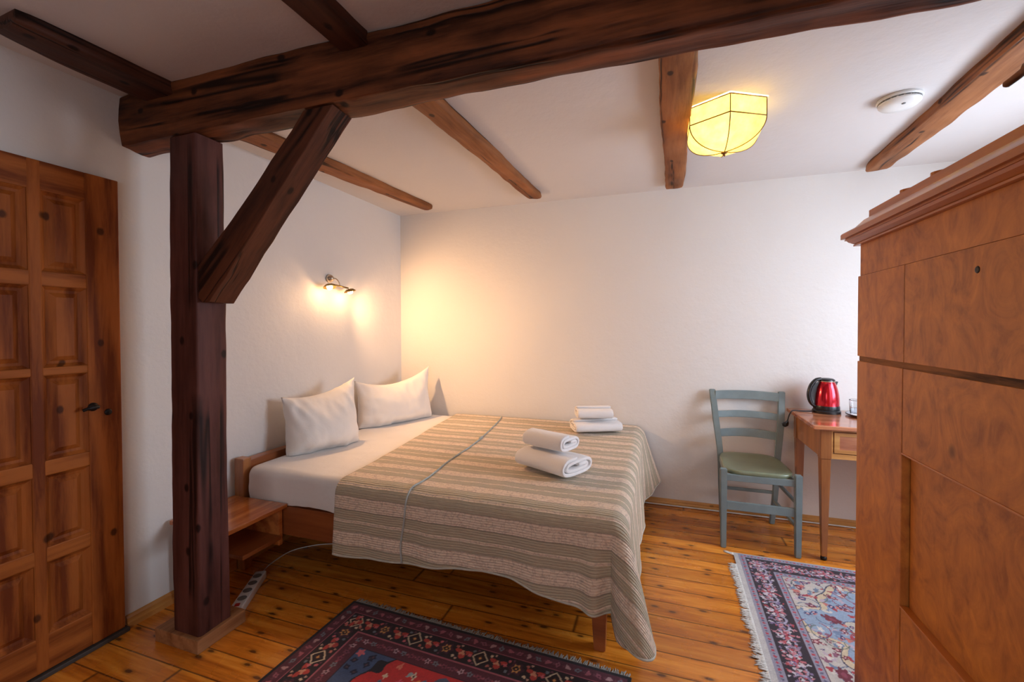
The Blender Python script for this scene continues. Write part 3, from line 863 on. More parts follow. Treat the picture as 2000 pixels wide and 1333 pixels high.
# ------------------------------------------------------------------ folded towels
def towel(label, c, L, Wd, H, ang, seed, group='folded towels on the quilt', spiral_end=1, turns=2):
    th = H/(2*turns+1.0)
    # flattened spiral centre line in local YZ
    pts = []
    hw, hh = Wd/2, H/2
    lay = turns*2+1
    k = 0
    N = 26*turns
    for i in range(N+1):
        s = i/N; a = s*turns*2*PI + PI*0.5
        rad = 1-s*0.80
        w_ = max(0.012, hw*(1-s*0.45)-th*0.5); h_ = max(0.004, (hh-th*0.5)*(1-s*0.86))
        cc, ss = math.cos(a), math.sin(a)
        e = 0.55
        y = w_*math.copysign(abs(cc)**e, cc); z = h_*math.copysign(abs(ss)**0.85, ss)
        pts.append(Vector((0, y, z)))
    bm = bmesh.new(); nl = 16; rings = []
    m = len(pts)
    for j in range(nl+1):
        x = -L/2+L*j/nl; ring = []
        endf = smooth01(abs(2*j/nl-1)**6)
        off = []
        for i, p in enumerate(pts):
            a = pts[max(0, i-1)]; b = pts[min(m-1, i+1)]; d = (b-a).normalized(); nrm = Vector((0, -d.z, d.y))
            hlf = th*0.5*0.9
            off.append((p+nrm*hlf, p-nrm*hlf))
        loop = [o_[0] for o_ in off]+[o_[1] for o_ in reversed(off)]
        ex = 0.010*mnoise.noise(Vector((seed, j*0.0+3, 0)))
        for q in loop:
            nn = mnoise.noise(Vector((x*7+seed, q.y*10, q.z*20)))
            sag = 1-0.06*(1-abs(2*j/nl-1))*0
            ring.append(bm.verts.new((x+math.copysign(endf*0.008*mnoise.noise(Vector((q.y*20, q.z*25, seed))), x), q.y*(1+0.03*nn)+0.006*math.sin(x*9+seed), max(-H/2, q.z*(1-0.10*(x/L)*spiral_end)+0.003*nn))))
        rings.append(ring)
    mm = len(rings[0])
    for A, C in zip(rings, rings[1:]):
        for k in range(mm): bm.faces.new((A[k], A[(k+1) % mm], C[(k+1) % mm], C[k]))
    for rg, fl in ((rings[0], 0), (rings[-1], 1)):
        for i in range(m-1):
            q = (rg[i], rg[i+1], rg[mm-2-i], rg[mm-1-i])
            bm.faces.new(q if fl else tuple(reversed(q)))
    bmesh.ops.recalc_face_normals(bm, faces=bm.faces)
    o = obj('folded_towel', bm, M['towel'], smooth=True); auto_smooth(o, 60)
    o.location = (c[0], c[1], c[2]+H/2); o.rotation_euler = (0, 0, ang)
    md = o.modifiers.new('soft', 'SUBSURF'); md.levels = 1; md.render_levels = 1
    return tag(o, label, 'towel', group)
zt = ZT+0.0085
towel('large folded white towel, lower of the pair nearer the camera', (-0.512, 2.155, zt), 0.315, 0.27, 0.105, R(-27), 1.2, spiral_end=-0.3)
towel('small folded white towel, upper of the pair nearer the camera', (-0.530, 2.185, zt+0.1015), 0.245, 0.19, 0.092, R(-24), 4.7, spiral_end=0.6)
towel('large folded white towel, lower of the pair by the back wall', (-0.420, 3.035, zt), 0.325, 0.22, 0.090, R(205), 6.1, spiral_end=0.3)
towel('small folded white towel, upper of the pair by the back wall', (-0.435, 3.035, zt+0.0885), 0.24, 0.175, 0.088, R(200), 9.4, spiral_end=0.3)

# ------------------------------------------------------------------ bedside shelf
ns = thing('bedside_shelf', 'glossy orange-brown two-board bedside shelf between post and bed', 'shelf', (-1.99, 1.56, 0))
def nb(lo, hi, bev=0.003): return B((lo[0]+1.99, lo[1]-1.56, lo[2]), (hi[0]+1.99, hi[1]-1.56, hi[2]), bev)
obj('top_board', nb((-2.170, 1.395, 0.382), (-1.803, 1.724, 0.402)), M['shelf'], ns)
obj('lower_board', nb((-2.150, 1.485, 0.225), (-1.822, 1.700, 0.245)), M['bed_y'], ns)
obj('side_panel', nb((-2.150, 1.700, 0.19), (-1.835, 1.722, 0.382)), M['shelf'], ns)
obj('back_panel', nb((-2.170, 1.41, 0.002), (-2.152, 1.720, 0.382)), M['shelf'], ns)

# power strip and its cable
ps = thing('power_strip', 'white three-socket power strip on the floor behind the post', 'power strip', (-1.888, 1.572, 0.0005), math.atan2(1.679-1.41, -1.954+1.80))
bm = B((-0.155, -0.027, 0), (0.150, 0.027, 0.038), 0.007, 3); obj('housing', bm, M['white_plastic'], ps)
for k in range(4):
    bm = lathe(bmesh.new(), [(0, 0.0375), (0.014, 0.0375), (0.019, 0.0385), (0.020, 0.0392), (0.0, 0.0392)], 20, (-0.085+k*0.062, 0, 0))
    obj('socket', bm, M['grey_plastic'], ps)
bm = B((-0.146, -0.010, 0.037), (-0.128, 0.010, 0.043), 0.002); obj('switch', bm, simple('red_rocker_switch', (0.5, 0.03, 0.02), 0.3), ps)
bm = tube(bmesh.new(), catmull([(-1.972, 1.722, 0.016), (-1.996, 1.752, 0.010), (-2.026, 1.826, 0.004), (-2.030, 1.952, 0.004), (-1.976, 2.032, 0.004), (-1.88, 2.096, 0.004), (-1.6, 2.2, 0.004), (-1.2, 2.4, 0.004)], 8), 0.0026, 8)
tag(obj('power_cable', bm, M['cord_white'], smooth=True), 'white cable curving from the power strip under the bed', 'cable')
bm = tube(bmesh.new(), catmull([(-0.6, 3.335, 0.006), (-0.09, 3.334, 0.006), (0.38, 3.336, 0.006), (0.8, 3.334, 0.006), (1.19, 3.335, 0.006), (1.9, 3.332, 0.006)], 10), 0.0045, 8)
tag(obj('floor_cable', bm, M['cord_white'], smooth=True), 'long white cable lying along the back skirting board', 'cable')

# ------------------------------------------------------------------ chair
ch = thing('chair', 'blue-green painted ladder-back chair with olive seat by the back wall', 'chair', (0.545, 3.03, 0))
def cl(x, y, z): return (x-0.545, y-3.03, z)
for x in (0.355, 0.735):
    bm = taper(bmesh.new(), cl(x, 2.815, 0.0), (0.030, 0.030), cl(x, 2.815, 0.466), (0.038, 0.038), 0.004)
    obj('leg', bm, M['chair'], ch)
for sx, (x0, x1, x2) in ((-1, (0.402, 0.384, 0.345)), (1, (0.700, 0.722, 0.768))):
    bm = bmesh.new()
    path = catmull([cl(x0, 3.255, 0.0), cl(x0+(x1-x0)*0.6, 3.225, 0.22), cl(x1, 3.215, 0.45), cl(x1+(x2-x1)*0.55, 3.255, 0.66), cl(x2, 3.325, 0.865)], 6)
    rings = []
    for i, p in enumerate(path):
        s = i/(len(path)-1); wx = 0.030+0.010*smooth01(s*1.2); wy = 0.032-0.006*s
        rings.append([bm.verts.new((p.x+a*wx/2, p.y+b*wy/2, p.z)) for a, b in ((-1, -1), (1, -1), (1, 1), (-1, 1))])
    for A, C in zip(rings, rings[1:]):
        for k in range(4): bm.faces.new((A[k], A[(k+1) % 4], C[(k+1) % 4], C[k]))
    bm.faces.new(rings[0]); bm.faces.new(list(reversed(rings[-1]))); bmesh.ops.recalc_face_normals(bm, faces=bm.faces)
    es = [e for e in bm.edges if len(e.link_faces) == 2 and e.calc_face_angle(0) > 0.9]
    bmesh.ops.bevel(bm, geom=es, offset=0.004, segments=2, affect='EDGES')
    o = obj('back_post', bm, M['chair'], ch); auto_smooth(o, 50)
def back_slat(z0, z1, xl, xr, yb, bow=0.034):
    bm = bmesh.new(); n = 20; rings = []
    for i in range(n+1):
        s = i/n; x = xl+(xr-xl)*s; e = 4*s*(1-s)
        y = yb+bow*e; zz0 = z0+0.006*e; zz1 = z1+0.008*e
        t_ = 0.007
        dz = (0.02)*(1)
        rings.append([bm.verts.new(cl(x, y-t_, zz0)), bm.verts.new(cl(x, y+t_, zz0)), bm.verts.new(cl(x, y+t_+0.008, zz1)), bm.verts.new(cl(x, y-t_+0.008, zz1))])
    for A, C in zip(rings, rings[1:]):
        for k in range(4): bm.faces.new((A[k], A[(k+1) % 4], C[(k+1) % 4], C[k]))
    bm.faces.new(rings[0]); bm.faces.new(list(reversed(rings[-1]))); bmesh.ops.recalc_face_normals(bm, faces=bm.faces)
    es = [e for e in bm.edges if len(e.link_faces) == 2 and e.calc_face_angle(0) > 0.9]
    bmesh.ops.bevel(bm, geom=es, offset=0.003, segments=2, affect='EDGES')
    o = obj('back_slat', bm, M['chair'], ch); auto_smooth(o, 50)
back_slat(0.800, 0.856, 0.362, 0.752, 3.300, 0.022)
back_slat(0.680, 0.722, 0.370, 0.738, 3.268, 0.030)
back_slat(0.556, 0.606, 0.380, 0.728, 3.236, 0.034)
def seat():
    bm = bmesh.new(); n = 36
    out = []
    for k in range(n):
        a = 2*PI*k/n; e = 0.45
        cx, cy = math.cos(a), math.sin(a)
        x = math.copysign(abs(cx)**e, cx); y = math.copysign(abs(cy)**e, cy)
        hw = 0.190-0.022*(y*0.5+0.5)
        yy = y*0.213-0.006*(1-x*x)*(1 if y < 0 else -1)
        out.append((x*hw, yy))
    rings = []
    lv = [(0.97, -0.020), (1.0, -0.013), (1.0, 0.0), (0.985, 0.006), (0.93, 0.008), (0.80, 0.004), (0.55, -0.001), (0.3, -0.003)]
    for s, z in lv: rings.append([bm.verts.new((0.0+x*s, -0.005+y*s, 0.452+z)) for x, y in out])
    for A, C in zip(rings, rings[1:]):
        for k in range(n): bm.faces.new((A[k], A[(k+1) % n], C[(k+1) % n], C[k]))
    bm.faces.new(rings[0]); bm.faces.new(list(reversed(rings[-1]))); bmesh.ops.recalc_face_normals(bm, faces=bm.faces)
    return bm
o = obj('seat', seat(), M['chair_seat'], ch); auto_smooth(o, 60); o['label'] = 'olive green saddle seat'
def bar(name, p0, p1, wy, hz, m=None):
    bm = bmesh.new(); P0, P1 = Vector(cl(*p0)), Vector(cl(*p1)); L = (P1-P0).length
    t_ = B((0, -wy/2, -hz/2), (L, wy/2, hz/2), 0.003); d = (P1-P0).normalized(); z = Vector((0, 0, 1)); y = z.cross(d).normalized(); z = d.cross(y)
    join(bm, t_, Matrix(((d.x, y.x, z.x, P0.x), (d.y, y.y, z.y, P0.y), (d.z, y.z, z.z, P0.z), (0, 0, 0, 1))))
    obj(name, bm, m or M['chair'], ch)
bar('seat_rail', (0.372, 2.815, 0.418), (0.718, 2.815, 0.418), 0.018, 0.038)
bar('seat_rail', (0.366, 2.832, 0.418), (0.386, 3.200, 0.418), 0.016, 0.034)
bar('seat_rail', (0.724, 2.832, 0.418), (0.718, 3.200, 0.418), 0.016, 0.034)
bar('seat_rail', (0.400, 3.212, 0.418), (0.706, 3.212, 0.418), 0.016, 0.034)
bar('stretcher', (0.372, 2.815, 0.252), (0.718, 2.815, 0.252), 0.014, 0.050)
bar('stretcher', (0.406, 3.228, 0.215), (0.704, 3.228, 0.215), 0.016, 0.020)
bar('stretcher', (0.358, 2.830, 0.300), (0.390, 3.210, 0.300), 0.016, 0.018)
bar('stretcher', (0.734, 2.830, 0.300), (0.710, 3.210, 0.300), 0.016, 0.018)
bar('stretcher', (0.356, 2.830, 0.165), (0.396, 3.215, 0.165), 0.016, 0.018)
bar('stretcher', (0.735, 2.830, 0.165), (0.706, 3.215, 0.165), 0.016, 0.018)

# ------------------------------------------------------------------ writing table
tb = thing('side_table', 'small honey-brown wooden table with a drawer and tapered legs', 'table', (1.28, 3.07, 0))
def tl_(x, y, z): return (x-1.28, y-3.07, z)
TX0, TX1, TY0, TY1, TZ = 0.800, 1.78, 2.785, 3.338, 0.757
obj('table_top', box(bmesh.new(), tl_(TX0, TY0, TZ-0.022), tl_(TX1, TY1, TZ), 0.004), M['table_top'], tb)
for x in (0.865, 1.715):
    for y in (2.835, 3.295):
        bm = taper(bmesh.new(), tl_(x, y, 0.022), (0.026, 0.026), tl_(x, y, 0.57), (0.048, 0.048), 0.002)
        taper(bm, tl_(x, y, 0.57), (0.052, 0.052), tl_(x, y, 0.735), (0.052, 0.052), 0.002)
        lg = obj('leg', bm, M['table'], tb)
        bm = lathe(bmesh.new(), [(0, 0.0), (0.013, 0.0), (0.016, 0.006), (0.015, 0.020), (0, 0.023)], 16, tl_(x, y, 0.0005))
        obj('foot_glide', bm, M['iron'], lg, True)
ap = bmesh.new(); box(ap, tl_(0.845, 2.862, 0.575), tl_(0.863, 3.27, 0.735), 0.001); obj('side_apron', ap, M['table'], tb)
ap = bmesh.new(); box(ap, tl_(1.717, 2.862, 0.575), tl_(1.735, 3.27, 0.735), 0.001); obj('side_apron', ap, M['table'], tb)
ap = bmesh.new(); box(ap, tl_(0.892, 3.29, 0.575), tl_(1.688, 3.31, 0.735), 0.001); obj('back_apron', ap, M['table'], tb)
ap = bmesh.new(); box(ap, tl_(0.892, 2.818, 0.572), tl_(1.688, 2.838, 0.600), 0.001); box(ap, tl_(0.892, 2.818, 0.722), tl_(1.688, 2.838, 0.735), 0.001)
box(ap, tl_(0.892, 2.818, 0.600), tl_(0.900, 2.838, 0.722), 0.001); box(ap, tl_(1.68, 2.818, 0.600), tl_(1.688, 2.838, 0.722), 0.001); obj('front_rail', ap, M['skirting'], tb)
dw = bmesh.new(); box(dw, tl_(0.904, 2.820, 0.604), tl_(1.676, 2.836, 0.718), 0.002)
L0 = [(0.904, 0.604), (1.676, 0.604), (1.676, 0.718), (0.904, 0.718)]
drw = obj('drawer', dw, M['table_top'], tb)
fr = bmesh.new()
for r_ in ((0.904, 0.604, 1.676, 0.624), (0.904, 0.698, 1.676, 0.718), (0.904, 0.624, 0.930, 0.698), (1.650, 0.624, 1.676, 0.698)):
    box(fr, tl_(r_[0], 2.816, r_[1]), tl_(r_[2], 2.8205, r_[3]), 0.0015)
obj('drawer_border', fr, M['skirting'], drw)
kb = lathe(bmesh.new(), [(0, 0), (0.006, 0), (0.006, 0.012), (0.014, 0.018), (0.014, 0.024), (0, 0.028)], 18)
kb.transform(Matrix.Translation(tl_(1.29, 2.8205, 0.661)) @ Matrix.Rotation(PI/2, 4, 'X')); obj('knob', kb, M['brass'], drw, True)

# kettle
kt = thing('kettle', 'red and black electric kettle on the side table', 'kettle', (0.992, 3.225, TZ), R(14))
kt.scale = (0.86, 0.86, 0.96)
bm = lathe(bmesh.new(), [(0, 0), (0.086, 0), (0.088, 0.004), (0.088, 0.016), (0.082, 0.022), (0, 0.022)], 40); obj('power_base', bm, M['black_plastic'], kt, True); auto_smooth(kt.children[-1], 40)
bm = lathe(bmesh.new(), [(0, 0.0225), (0.080, 0.0225), (0.082, 0.030), (0.081, 0.045), (0.0795, 0.050), (0, 0.050)], 40); o = obj('lower_band', bm, M['black_plastic'], kt, True); auto_smooth(o, 40)
prof = [(0.079, 0.0502), (0.080, 0.060), (0.079, 0.090), (0.075, 0.125), (0.068, 0.158), (0.058, 0.188), (0.050, 0.205), (0.047, 0.209), (0.0, 0.209)]
bm = lathe(bmesh.new(), prof, 48); o = obj('body', bm, M['red_metal'], kt, True); auto_smooth(o, 50); o['label'] = 'red metallic kettle body'
bm = lathe(bmesh.new(), [(0.0515, 0.206), (0.053, 0.211), (0.050, 0.219), (0.040, 0.225), (0.020, 0.228), (0, 0.2285)], 40); o = obj('lid', bm, M['black_plastic'], kt, True)
bm = lathe(bmesh.new(), [(0.0505, 0.2045), (0.0545, 0.2055), (0.0545, 0.2085), (0.0515, 0.2100)], 40); obj('lid_ring', bm, M['nickel'], kt, True)
bm = bmesh.new()   # handle arching on the left, broad strap
hp = catmull([(-0.040, 0, 0.222), (-0.075, 0, 0.214), (-0.108, 0, 0.180), (-0.124, 0, 0.132), (-0.120, 0, 0.090), (-0.104, 0, 0.060), (-0.076, 0, 0.040)], 6)
rings = []
for i, p in enumerate(hp):
    a = hp[max(0, i-1)]; b = hp[min(len(hp)-1, i+1)]; d = (b-a).normalized(); nn = Vector((-d.z, 0, d.x))
    w_ = 0.016; h_ = 0.011
    rings.append([bm.verts.new(p+Vector((0, math.cos(2*PI*k/12)*w_, 0))+nn*math.sin(2*PI*k/12)*h_) for k in range(12)])
for A, C in zip(rings, rings[1:]):
    for k in range(12): bm.faces.new((A[k], A[(k+1) % 12], C[(k+1) % 12], C[k]))
bm.faces.new(rings[0]); bm.faces.new(rings[-1]); bmesh.ops.recalc_face_normals(bm, faces=bm.faces)
obj('handle', bm, M['black_plastic'], kt, True)
bm = bmesh.new()   # thin water-gauge strip body between handle and body
for yy in (-0.013, 0.013):
    pass
hp2 = [Vector((-0.05, 0, 0.205)), Vector((-0.080, 0, 0.195)), Vector((-0.102, 0, 0.165)), Vector((-0.113, 0, 0.130)), Vector((-0.109, 0, 0.092)), Vector((-0.094, 0, 0.060)), Vector((-0.07, 0, 0.052)), Vector((-0.066, 0, 0.13))]
va = [bm.verts.new(p+Vector((0, -0.007, 0))) for p in hp2]; vb = [bm.verts.new(p+Vector((0, 0.007, 0))) for p in hp2]
for k in range(len(hp2)): bm.faces.new((va[k], va[(k+1) % len(hp2)], vb[(k+1) % len(hp2)], vb[k]))
bm.faces.new(va); bm.faces.new(list(reversed(vb))); bmesh.ops.recalc_face_normals(bm, faces=bm.faces)
obj('water_gauge', bm, M['kettle_window'], kt)
bm = bmesh.new(); # spout
prism(bm, [(0.045, 0.205), (0.072, 0.206), (0.060, 0.175), (0.052, 0.18)], 'y', -0.014, 0.014); obj('spout', bm, M['black_plastic'], kt)
bm = tube(bmesh.new(), catmull([(-0.088, 0.0, 0.010), (-0.13, 0.012, 0.006), (-0.175, 0.020, 0.006), (-0.212, 0.024, 0.008), (-0.232, 0.024, 0.000), (-0.250, 0.022, -0.030), (-0.262, 0.018, -0.066)], 8), 0.0042, 8)
cb = obj('power_cord', bm, M['black_plastic'], kt, True)
bm = tube(bmesh.new(), [(-0.262, 0.018, -0.060), (-0.264, 0.017, -0.072), (-0.272, 0.014, -0.082), (-0.284, 0.010, -0.085), (-0.292, 0.008, -0.082)], [0.006, 0.012, 0.0165, 0.0165, 0.014], 14)
for dy in (-0.006, 0.006): tube(bm, [(-0.290, 0.008+dy, -0.082), (-0.305, 0.004+dy, -0.078)], 0.002, 6)
obj('plug', bm, M['black_plastic'], cb, True)

# tray and glasses
bm = lathe(bmesh.new(), [(0, 0.0), (0.112, 0.0), (0.124, 0.004), (0.135, 0.014), (0.138, 0.014), (0.127, 0.001), (0.112, -0.0005)], 48)
bm = bmesh.new(); lathe(bm, [(0, 0.0005), (0.110, 0.0005), (0.136, 0.012), (0.139, 0.012), (0.139, 0.0145), (0.133, 0.0145), (0.108, 0.0035), (0, 0.0035)], 48)
tr_ = obj('serving_tray', bm, M['tray'], smooth=True); auto_smooth(tr_, 40); tr_.location = (1.216, 3.15, TZ)
tag(tr_, 'pale grey round tray beside the red kettle', 'tray')
bm = bmesh.new(); tube(bm, [(0.1395*math.cos(2*PI*k/48), 0.1395*math.sin(2*PI*k/48), 0.0125) for k in range(48)], 0.0032, 8, closed=True)
obj('rim', bm, M['black_plastic'], tr_, True)
def glass(x, y, label):
    bm = lathe(bmesh.new(), [(0, 0), (0.026, 0), (0.028, 0.003), (0.033, 0.088), (0.034, 0.092), (0.0325, 0.092), (0.0315, 0.088), (0.0265, 0.012), (0.022, 0.009), (0, 0.009)], 32)
    o = obj('drinking_glass', bm, M['glass'], smooth=True); o.location = (x, y, TZ+0.0038)
    return tag(o, label, 'glass', 'drinking glasses on the tray')
glass(1.128, 3.175, 'clear drinking glass on the tray, nearest the kettle')
glass(1.245, 3.110, 'clear drinking glass on the tray, mostly hidden by the wardrobe')

# ------------------------------------------------------------------ wardrobe (its carved-veneer front faces left)
WX, WY0, WY1, WD = 0.596, 0.51, 1.669, 0.56
wd = thing('wardrobe', 'tall flamed-veneer antique cupboard at the right edge, seen obliquely', 'cupboard', (WX+WD/2, (WY0+WY1)/2, 0.006))
def wl(x, y, z): return (x-(WX+WD/2), y-(WY0+WY1)/2, z-0.006)
def wb(lo, hi, bev=0.002): return box(bmesh.new(), wl(*lo), wl(*hi), bev)
YS1, YS0 = 1.395, WY0+WY1-1.395
X1 = WX+WD
# carcass
bm = bmesh.new()
box(bm, wl(WX+0.032, WY0+0.004, 0.006), wl(X1, WY1-0.004, 1.185)); box(bm, wl(WX+0.012, WY0+0.004, 1.206), wl(X1, WY1-0.004, 1.55))
obj('carcass', bm, M['veneer_b'], wd)
for a, b in ((YS1, WY1), (WY0, YS0)):
    obj('stile', wb((WX, a+0.0015, 0.006), (WX+0.034, b, 1.190)), M['veneer_b'], wd)
obj('lower_door', wb((WX, YS0+0.002, 0.05), (WX+0.030, YS1-0.002, 0.566)), M['veneer'], wd)
obj('base_rail', wb((WX, YS0, 0.006), (WX+0.030, YS1, 0.047)), M['veneer_b'], wd)
obj('recessed_panel', wb((WX+0.018, YS0+0.002, 0.566), (WX+0.0325, YS1-0.002, 0.968)), M['veneer'], wd)
obj('upper_drawer', wb((WX, YS0+0.002, 0.970), (WX+0.030, YS1-0.002, 1.190)), M['veneer'], wd)
for z in (0.5665, 0.9685):
    obj('edge_bead', wb((WX-0.0015, YS0+0.001, z-0.0025), (WX+0.018, YS1-0.001, z+0.0025), 0.001), M['cornice'], wd)
obj('gap_strip', wb((WX+0.004, WY0+0.003, 1.189), (WX+0.1, WY1-0.003, 1.207), 0.001), M['rough_strip'], wd)
for a, b in ((YS1-0.004, WY1), (WY0, YS0+0.004)):
    obj('upper_stile', wb((WX, a+0.001, 1.206), (WX+0.03, b, 1.459), 0.0015), M['veneer_b'], wd)
obj('upper_panel', wb((WX+0.0005, YS0+0.005, 1.206), (WX+0.03, YS1-0.005, 1.459), 0.0015), M['veneer'], wd)
obj('frieze', wb((WX+0.003, WY0+0.008, 1.460), (WX+0.03, WY1-0.008, 1.556), 0.001), M['veneer_b'], wd)
def course(z0, z1, o0, o1=None):
    bm = bmesh.new(); o1 = o0 if o1 is None else o1; v = []
    for z, o_ in ((z0, o0), (z1, o1)):
        for x, y in ((WX-o_, WY0-o_), (X1, WY0-o_), (X1, WY1+o_), (WX-o_, WY1+o_)): v.append(bm.verts.new(wl(x, y, z)))
    for q in ((3, 2, 1, 0), (4, 5, 6, 7), (0, 1, 5, 4), (1, 2, 6, 5), (2, 3, 7, 6), (3, 0, 4, 7)): bm.faces.new([v[k] for k in q])
    return bm
cor = course(1.556, 1.561, 0.010)
for a in ((1.561, 1.571, 0.006, 0.020), (1.571, 1.577, 0.020, 0.024), (1.577, 1.580, 0.028), (1.583, 1.598, 0.036), (1.598, 1.602, 0.036, 0.033)):
    t_ = course(*a) if len(a) == 4 else course(a[0], a[1], a[2]); join(cor, t_)
t_ = course(1.580, 1.583, 0.026); join(cor, t_)
obj('cornice', cor, M['cornice'], wd)
att = bmesh.new()
prism(att, [(wl(WX+0.004, 0, 0)[0], wl(0, 0, 1.602)[2]), (wl(X1, 0, 0)[0], wl(0, 0, 1.602)[2]), (wl(X1, 0, 0)[0], wl(0, 0, 1.652)[2]), (wl(WX+0.004, 0, 0)[0], wl(0, 0, 1.652)[2])], 'y', wl(0, WY0+0.07, 0)[1], wl(0, WY1-0.062, 0)[1])
obj('attic_board', att, M['cornice'], wd)
sl = bmesh.new()   # low sloping board in front of the attic
prism(sl, [(wl(WX-0.030, 0, 0)[0], wl(0, 0, 1.602)[2]), (wl(WX+0.0035, 0, 0)[0], wl(0, 0, 1.602)[2]), (wl(WX+0.0035, 0, 0)[0], wl(0, 0, 1.628)[2]), (wl(WX-0.004, 0, 0)[0], wl(0, 0, 1.628)[2])], 'y', wl(0, WY0-0.02, 0)[1], wl(0, WY1-0.05, 0)[1])
obj('crown_moulding', sl, M['cornice'], wd)
for ya, yb in ((1.515, 1.575), (1.365, 1.425), (1.05, 1.11), (0.76, 0.82)):
    bm = bmesh.new(); cyl = [(0.70+0.05*math.cos(2*PI*k/20), (ya+yb)/2+(yb-ya)/2*math.sin(2*PI*k/20)) for k in range(20)]
    prism(bm, [(wl(x, 0, 0)[0], wl(0, y, 0)[1]) for x, y in cyl], 'z', wl(0, 0, 1.6522)[2], wl(0, 0, 1.690)[2])
    obj('turned_block', bm, M['cornice'], wd)
bm = lathe(bmesh.new(), [(0, 0), (0.0075, 0), (0.0065, 0.0012), (0.003, 0.0015), (0, 0.0008)], 18)
bm.transform(Matrix.Translation(wl(WX+0.0006, 1.118, 1.412)) @ Matrix.Rotation(-PI/2, 4, 'Y')); obj('knot_plug', bm, M['iron'], wd, True)  # round plug standing in for a dark knot in the veneer
# dry branch ornament on top, only its tip reaches into the view
bm = tube(bmesh.new(), catmull([(0.80, 0.62, 1.658), (0.78, 0.76, 1.70), (0.75, 0.90, 1.775), (0.72, 1.02, 1.812), (0.71, 1.12, 1.826), (0.705, 1.19, 1.822), (0.70, 1.238, 1.815)], 6), [0.017]*6+[0.018]*6+[0.020]*6+[0.017]*6+[0.013]*6+[0.008]*6+[0.002], 10)
tube(bm, catmull([(0.78, 0.76, 1.70), (0.86, 0.80, 1.74), (0.92, 0.83, 1.80)], 6), [0.014]*6+[0.01]*6+[0.003], 8)
for v in bm.verts: v.co += Vector((0, 0, 1))*mnoise.noise(v.co*22)*0.003
o = obj('dry_branch', bm, M['branch'], smooth=True); tag(o, 'dark brown pointed wooden tip above the cupboard at the right edge', 'branch')

# ------------------------------------------------------------------ ceiling lamp
LC = (0.279, 2.232); LR = 0.178; ZL0, ZL1, ZLB = ZC-0.006, 2.212, 2.108
lamp = thing('ceiling_lamp', 'glowing yellow parchment ceiling lamp with thin metal ribs', 'lamp', (LC[0], LC[1], ZC))
a0 = R(-90)
cor6 = [(LR*math.cos(a0+k*PI/3), LR*math.sin(a0+k*PI/3)) for k in range(6)]
zt_, zm = ZL0-ZC, ZL1-ZC; zb_ = ZLB-ZC
def dome_pt(x, y, s):     # s 0 at the band .. 1 at the centre
    a = s*PI/2
    return Vector((x*math.cos(a)**0.85 if s < 1 else 0, y*math.cos(a)**0.85 if s < 1 else 0, zm+(zb_-zm)*math.sin(a)))
bm = bmesh.new(); ns_ = 10
for k in range(6):
    (x0, y0), (x1, y1) = cor6[k], cor6[(k+1) % 6]
    grid(bm, 4, 3, lambda u, v: Vector((x0+(x1-x0)*u, y0+(y1-y0)*u, zt_+(zm-zt_)*v)))
    grid(bm, 4, ns_, lambda u, v: dome_pt(x0+(x1-x0)*u, y0+(y1-y0)*u, v))
bmesh.ops.remove_doubles(bm, verts=bm.verts, dist=0.0005)
bmesh.ops.recalc_face_normals(bm, faces=bm.faces)
o = obj('lamp_shade', bm, M['shade'], lamp)
md = o.modifiers.new('thick', 'SOLIDIFY'); md.thickness = 0.0012
wr_ = simple('bronze_lamp_wire', (0.20, 0.10, 0.02), 0.5, 0.5)
bm = bmesh.new()
for z in (zt_, zm):
    P = [Vector((x, y, z)) for x, y in cor6]
    for k in range(6): tube(bm, [P[k], P[(k+1) % 6]], 0.0028, 6)
obj('rim_wire', bm, wr_, lamp, True)
for k in range(6):
    x, y = cor6[k]; bm = bmesh.new()
    tube(bm, [Vector((x, y, zt_)), Vector((x, y, zm))]+[dome_pt(x, y, s/12)+Vector((0, 0, -0.001)) for s in range(1, 13)], 0.0024, 6)
    obj('rib', bm, wr_, lamp, True)
bm = lathe(bmesh.new(), [(0, zb_-0.004), (0.016, zb_-0.003), (0.012, zb_-0.008), (0.004, zb_-0.012), (0.005, zb_-0.018), (0, zb_-0.022)], 14); obj('finial', bm, wr_, lamp, True)
bm = lathe(bmesh.new(), [(0, -0.0005), (0.05, -0.0005), (0.05, -0.01), (0.018, -0.014), (0.016, -0.035), (0, -0.036)], 20); obj('lamp_holder', bm, M['white_plastic'], lamp, True)
bm = lathe(bmesh.new(), [(0, -0.036), (0.013, -0.038), (0.017, -0.055), (0.024, -0.075), (0.022, -0.092), (0.012, -0.103), (0, -0.105)], 20); obj('bulb', bm, M['bulb'], lamp, True)
ld = bpy.data.lights.new('lamp_light', 'POINT'); ld.energy = 35; ld.color = (1.0, 0.70, 0.30); ld.shadow_soft_size = 0.03
lo_ = bpy.data.objects.new('lamp_light', ld); link(lo_, lamp); lo_.location = (0.0, -0.045, -0.085)

# smoke detector
sd = thing('smoke_detector', 'round white smoke detector on the ceiling right of the lamp', 'smoke detector', (0.985, 2.355, ZC))
bm = lathe(bmesh.new(), [(0, -0.0005), (0.078, -0.0005), (0.080, -0.010), (0.077, -0.014), (0, -0.014)], 40); o = obj('mounting_base', bm, M['white_plastic'], sd, True); auto_smooth(o, 40)
bm = lathe(bmesh.new(), [(0.068, -0.0142), (0.074, -0.020), (0.074, -0.026), (0.064, -0.036), (0.030, -0.041), (0, -0.042)], 40); o = obj('cover', bm, M['white_plastic'], sd, True); auto_smooth(o, 40)
for k in range(20):
    a = 2*PI*k/20; bm = B((-0.0075, -0.0015, -0.002), (0.0075, 0.0015, 0.002)); bm.transform(Matrix.Translation((0.0722*math.cos(a), 0.0722*math.sin(a), -0.0172)) @ Matrix.Rotation(a+PI/2, 4, 'Z')); obj('vent', bm, M['grey_plastic'], sd)
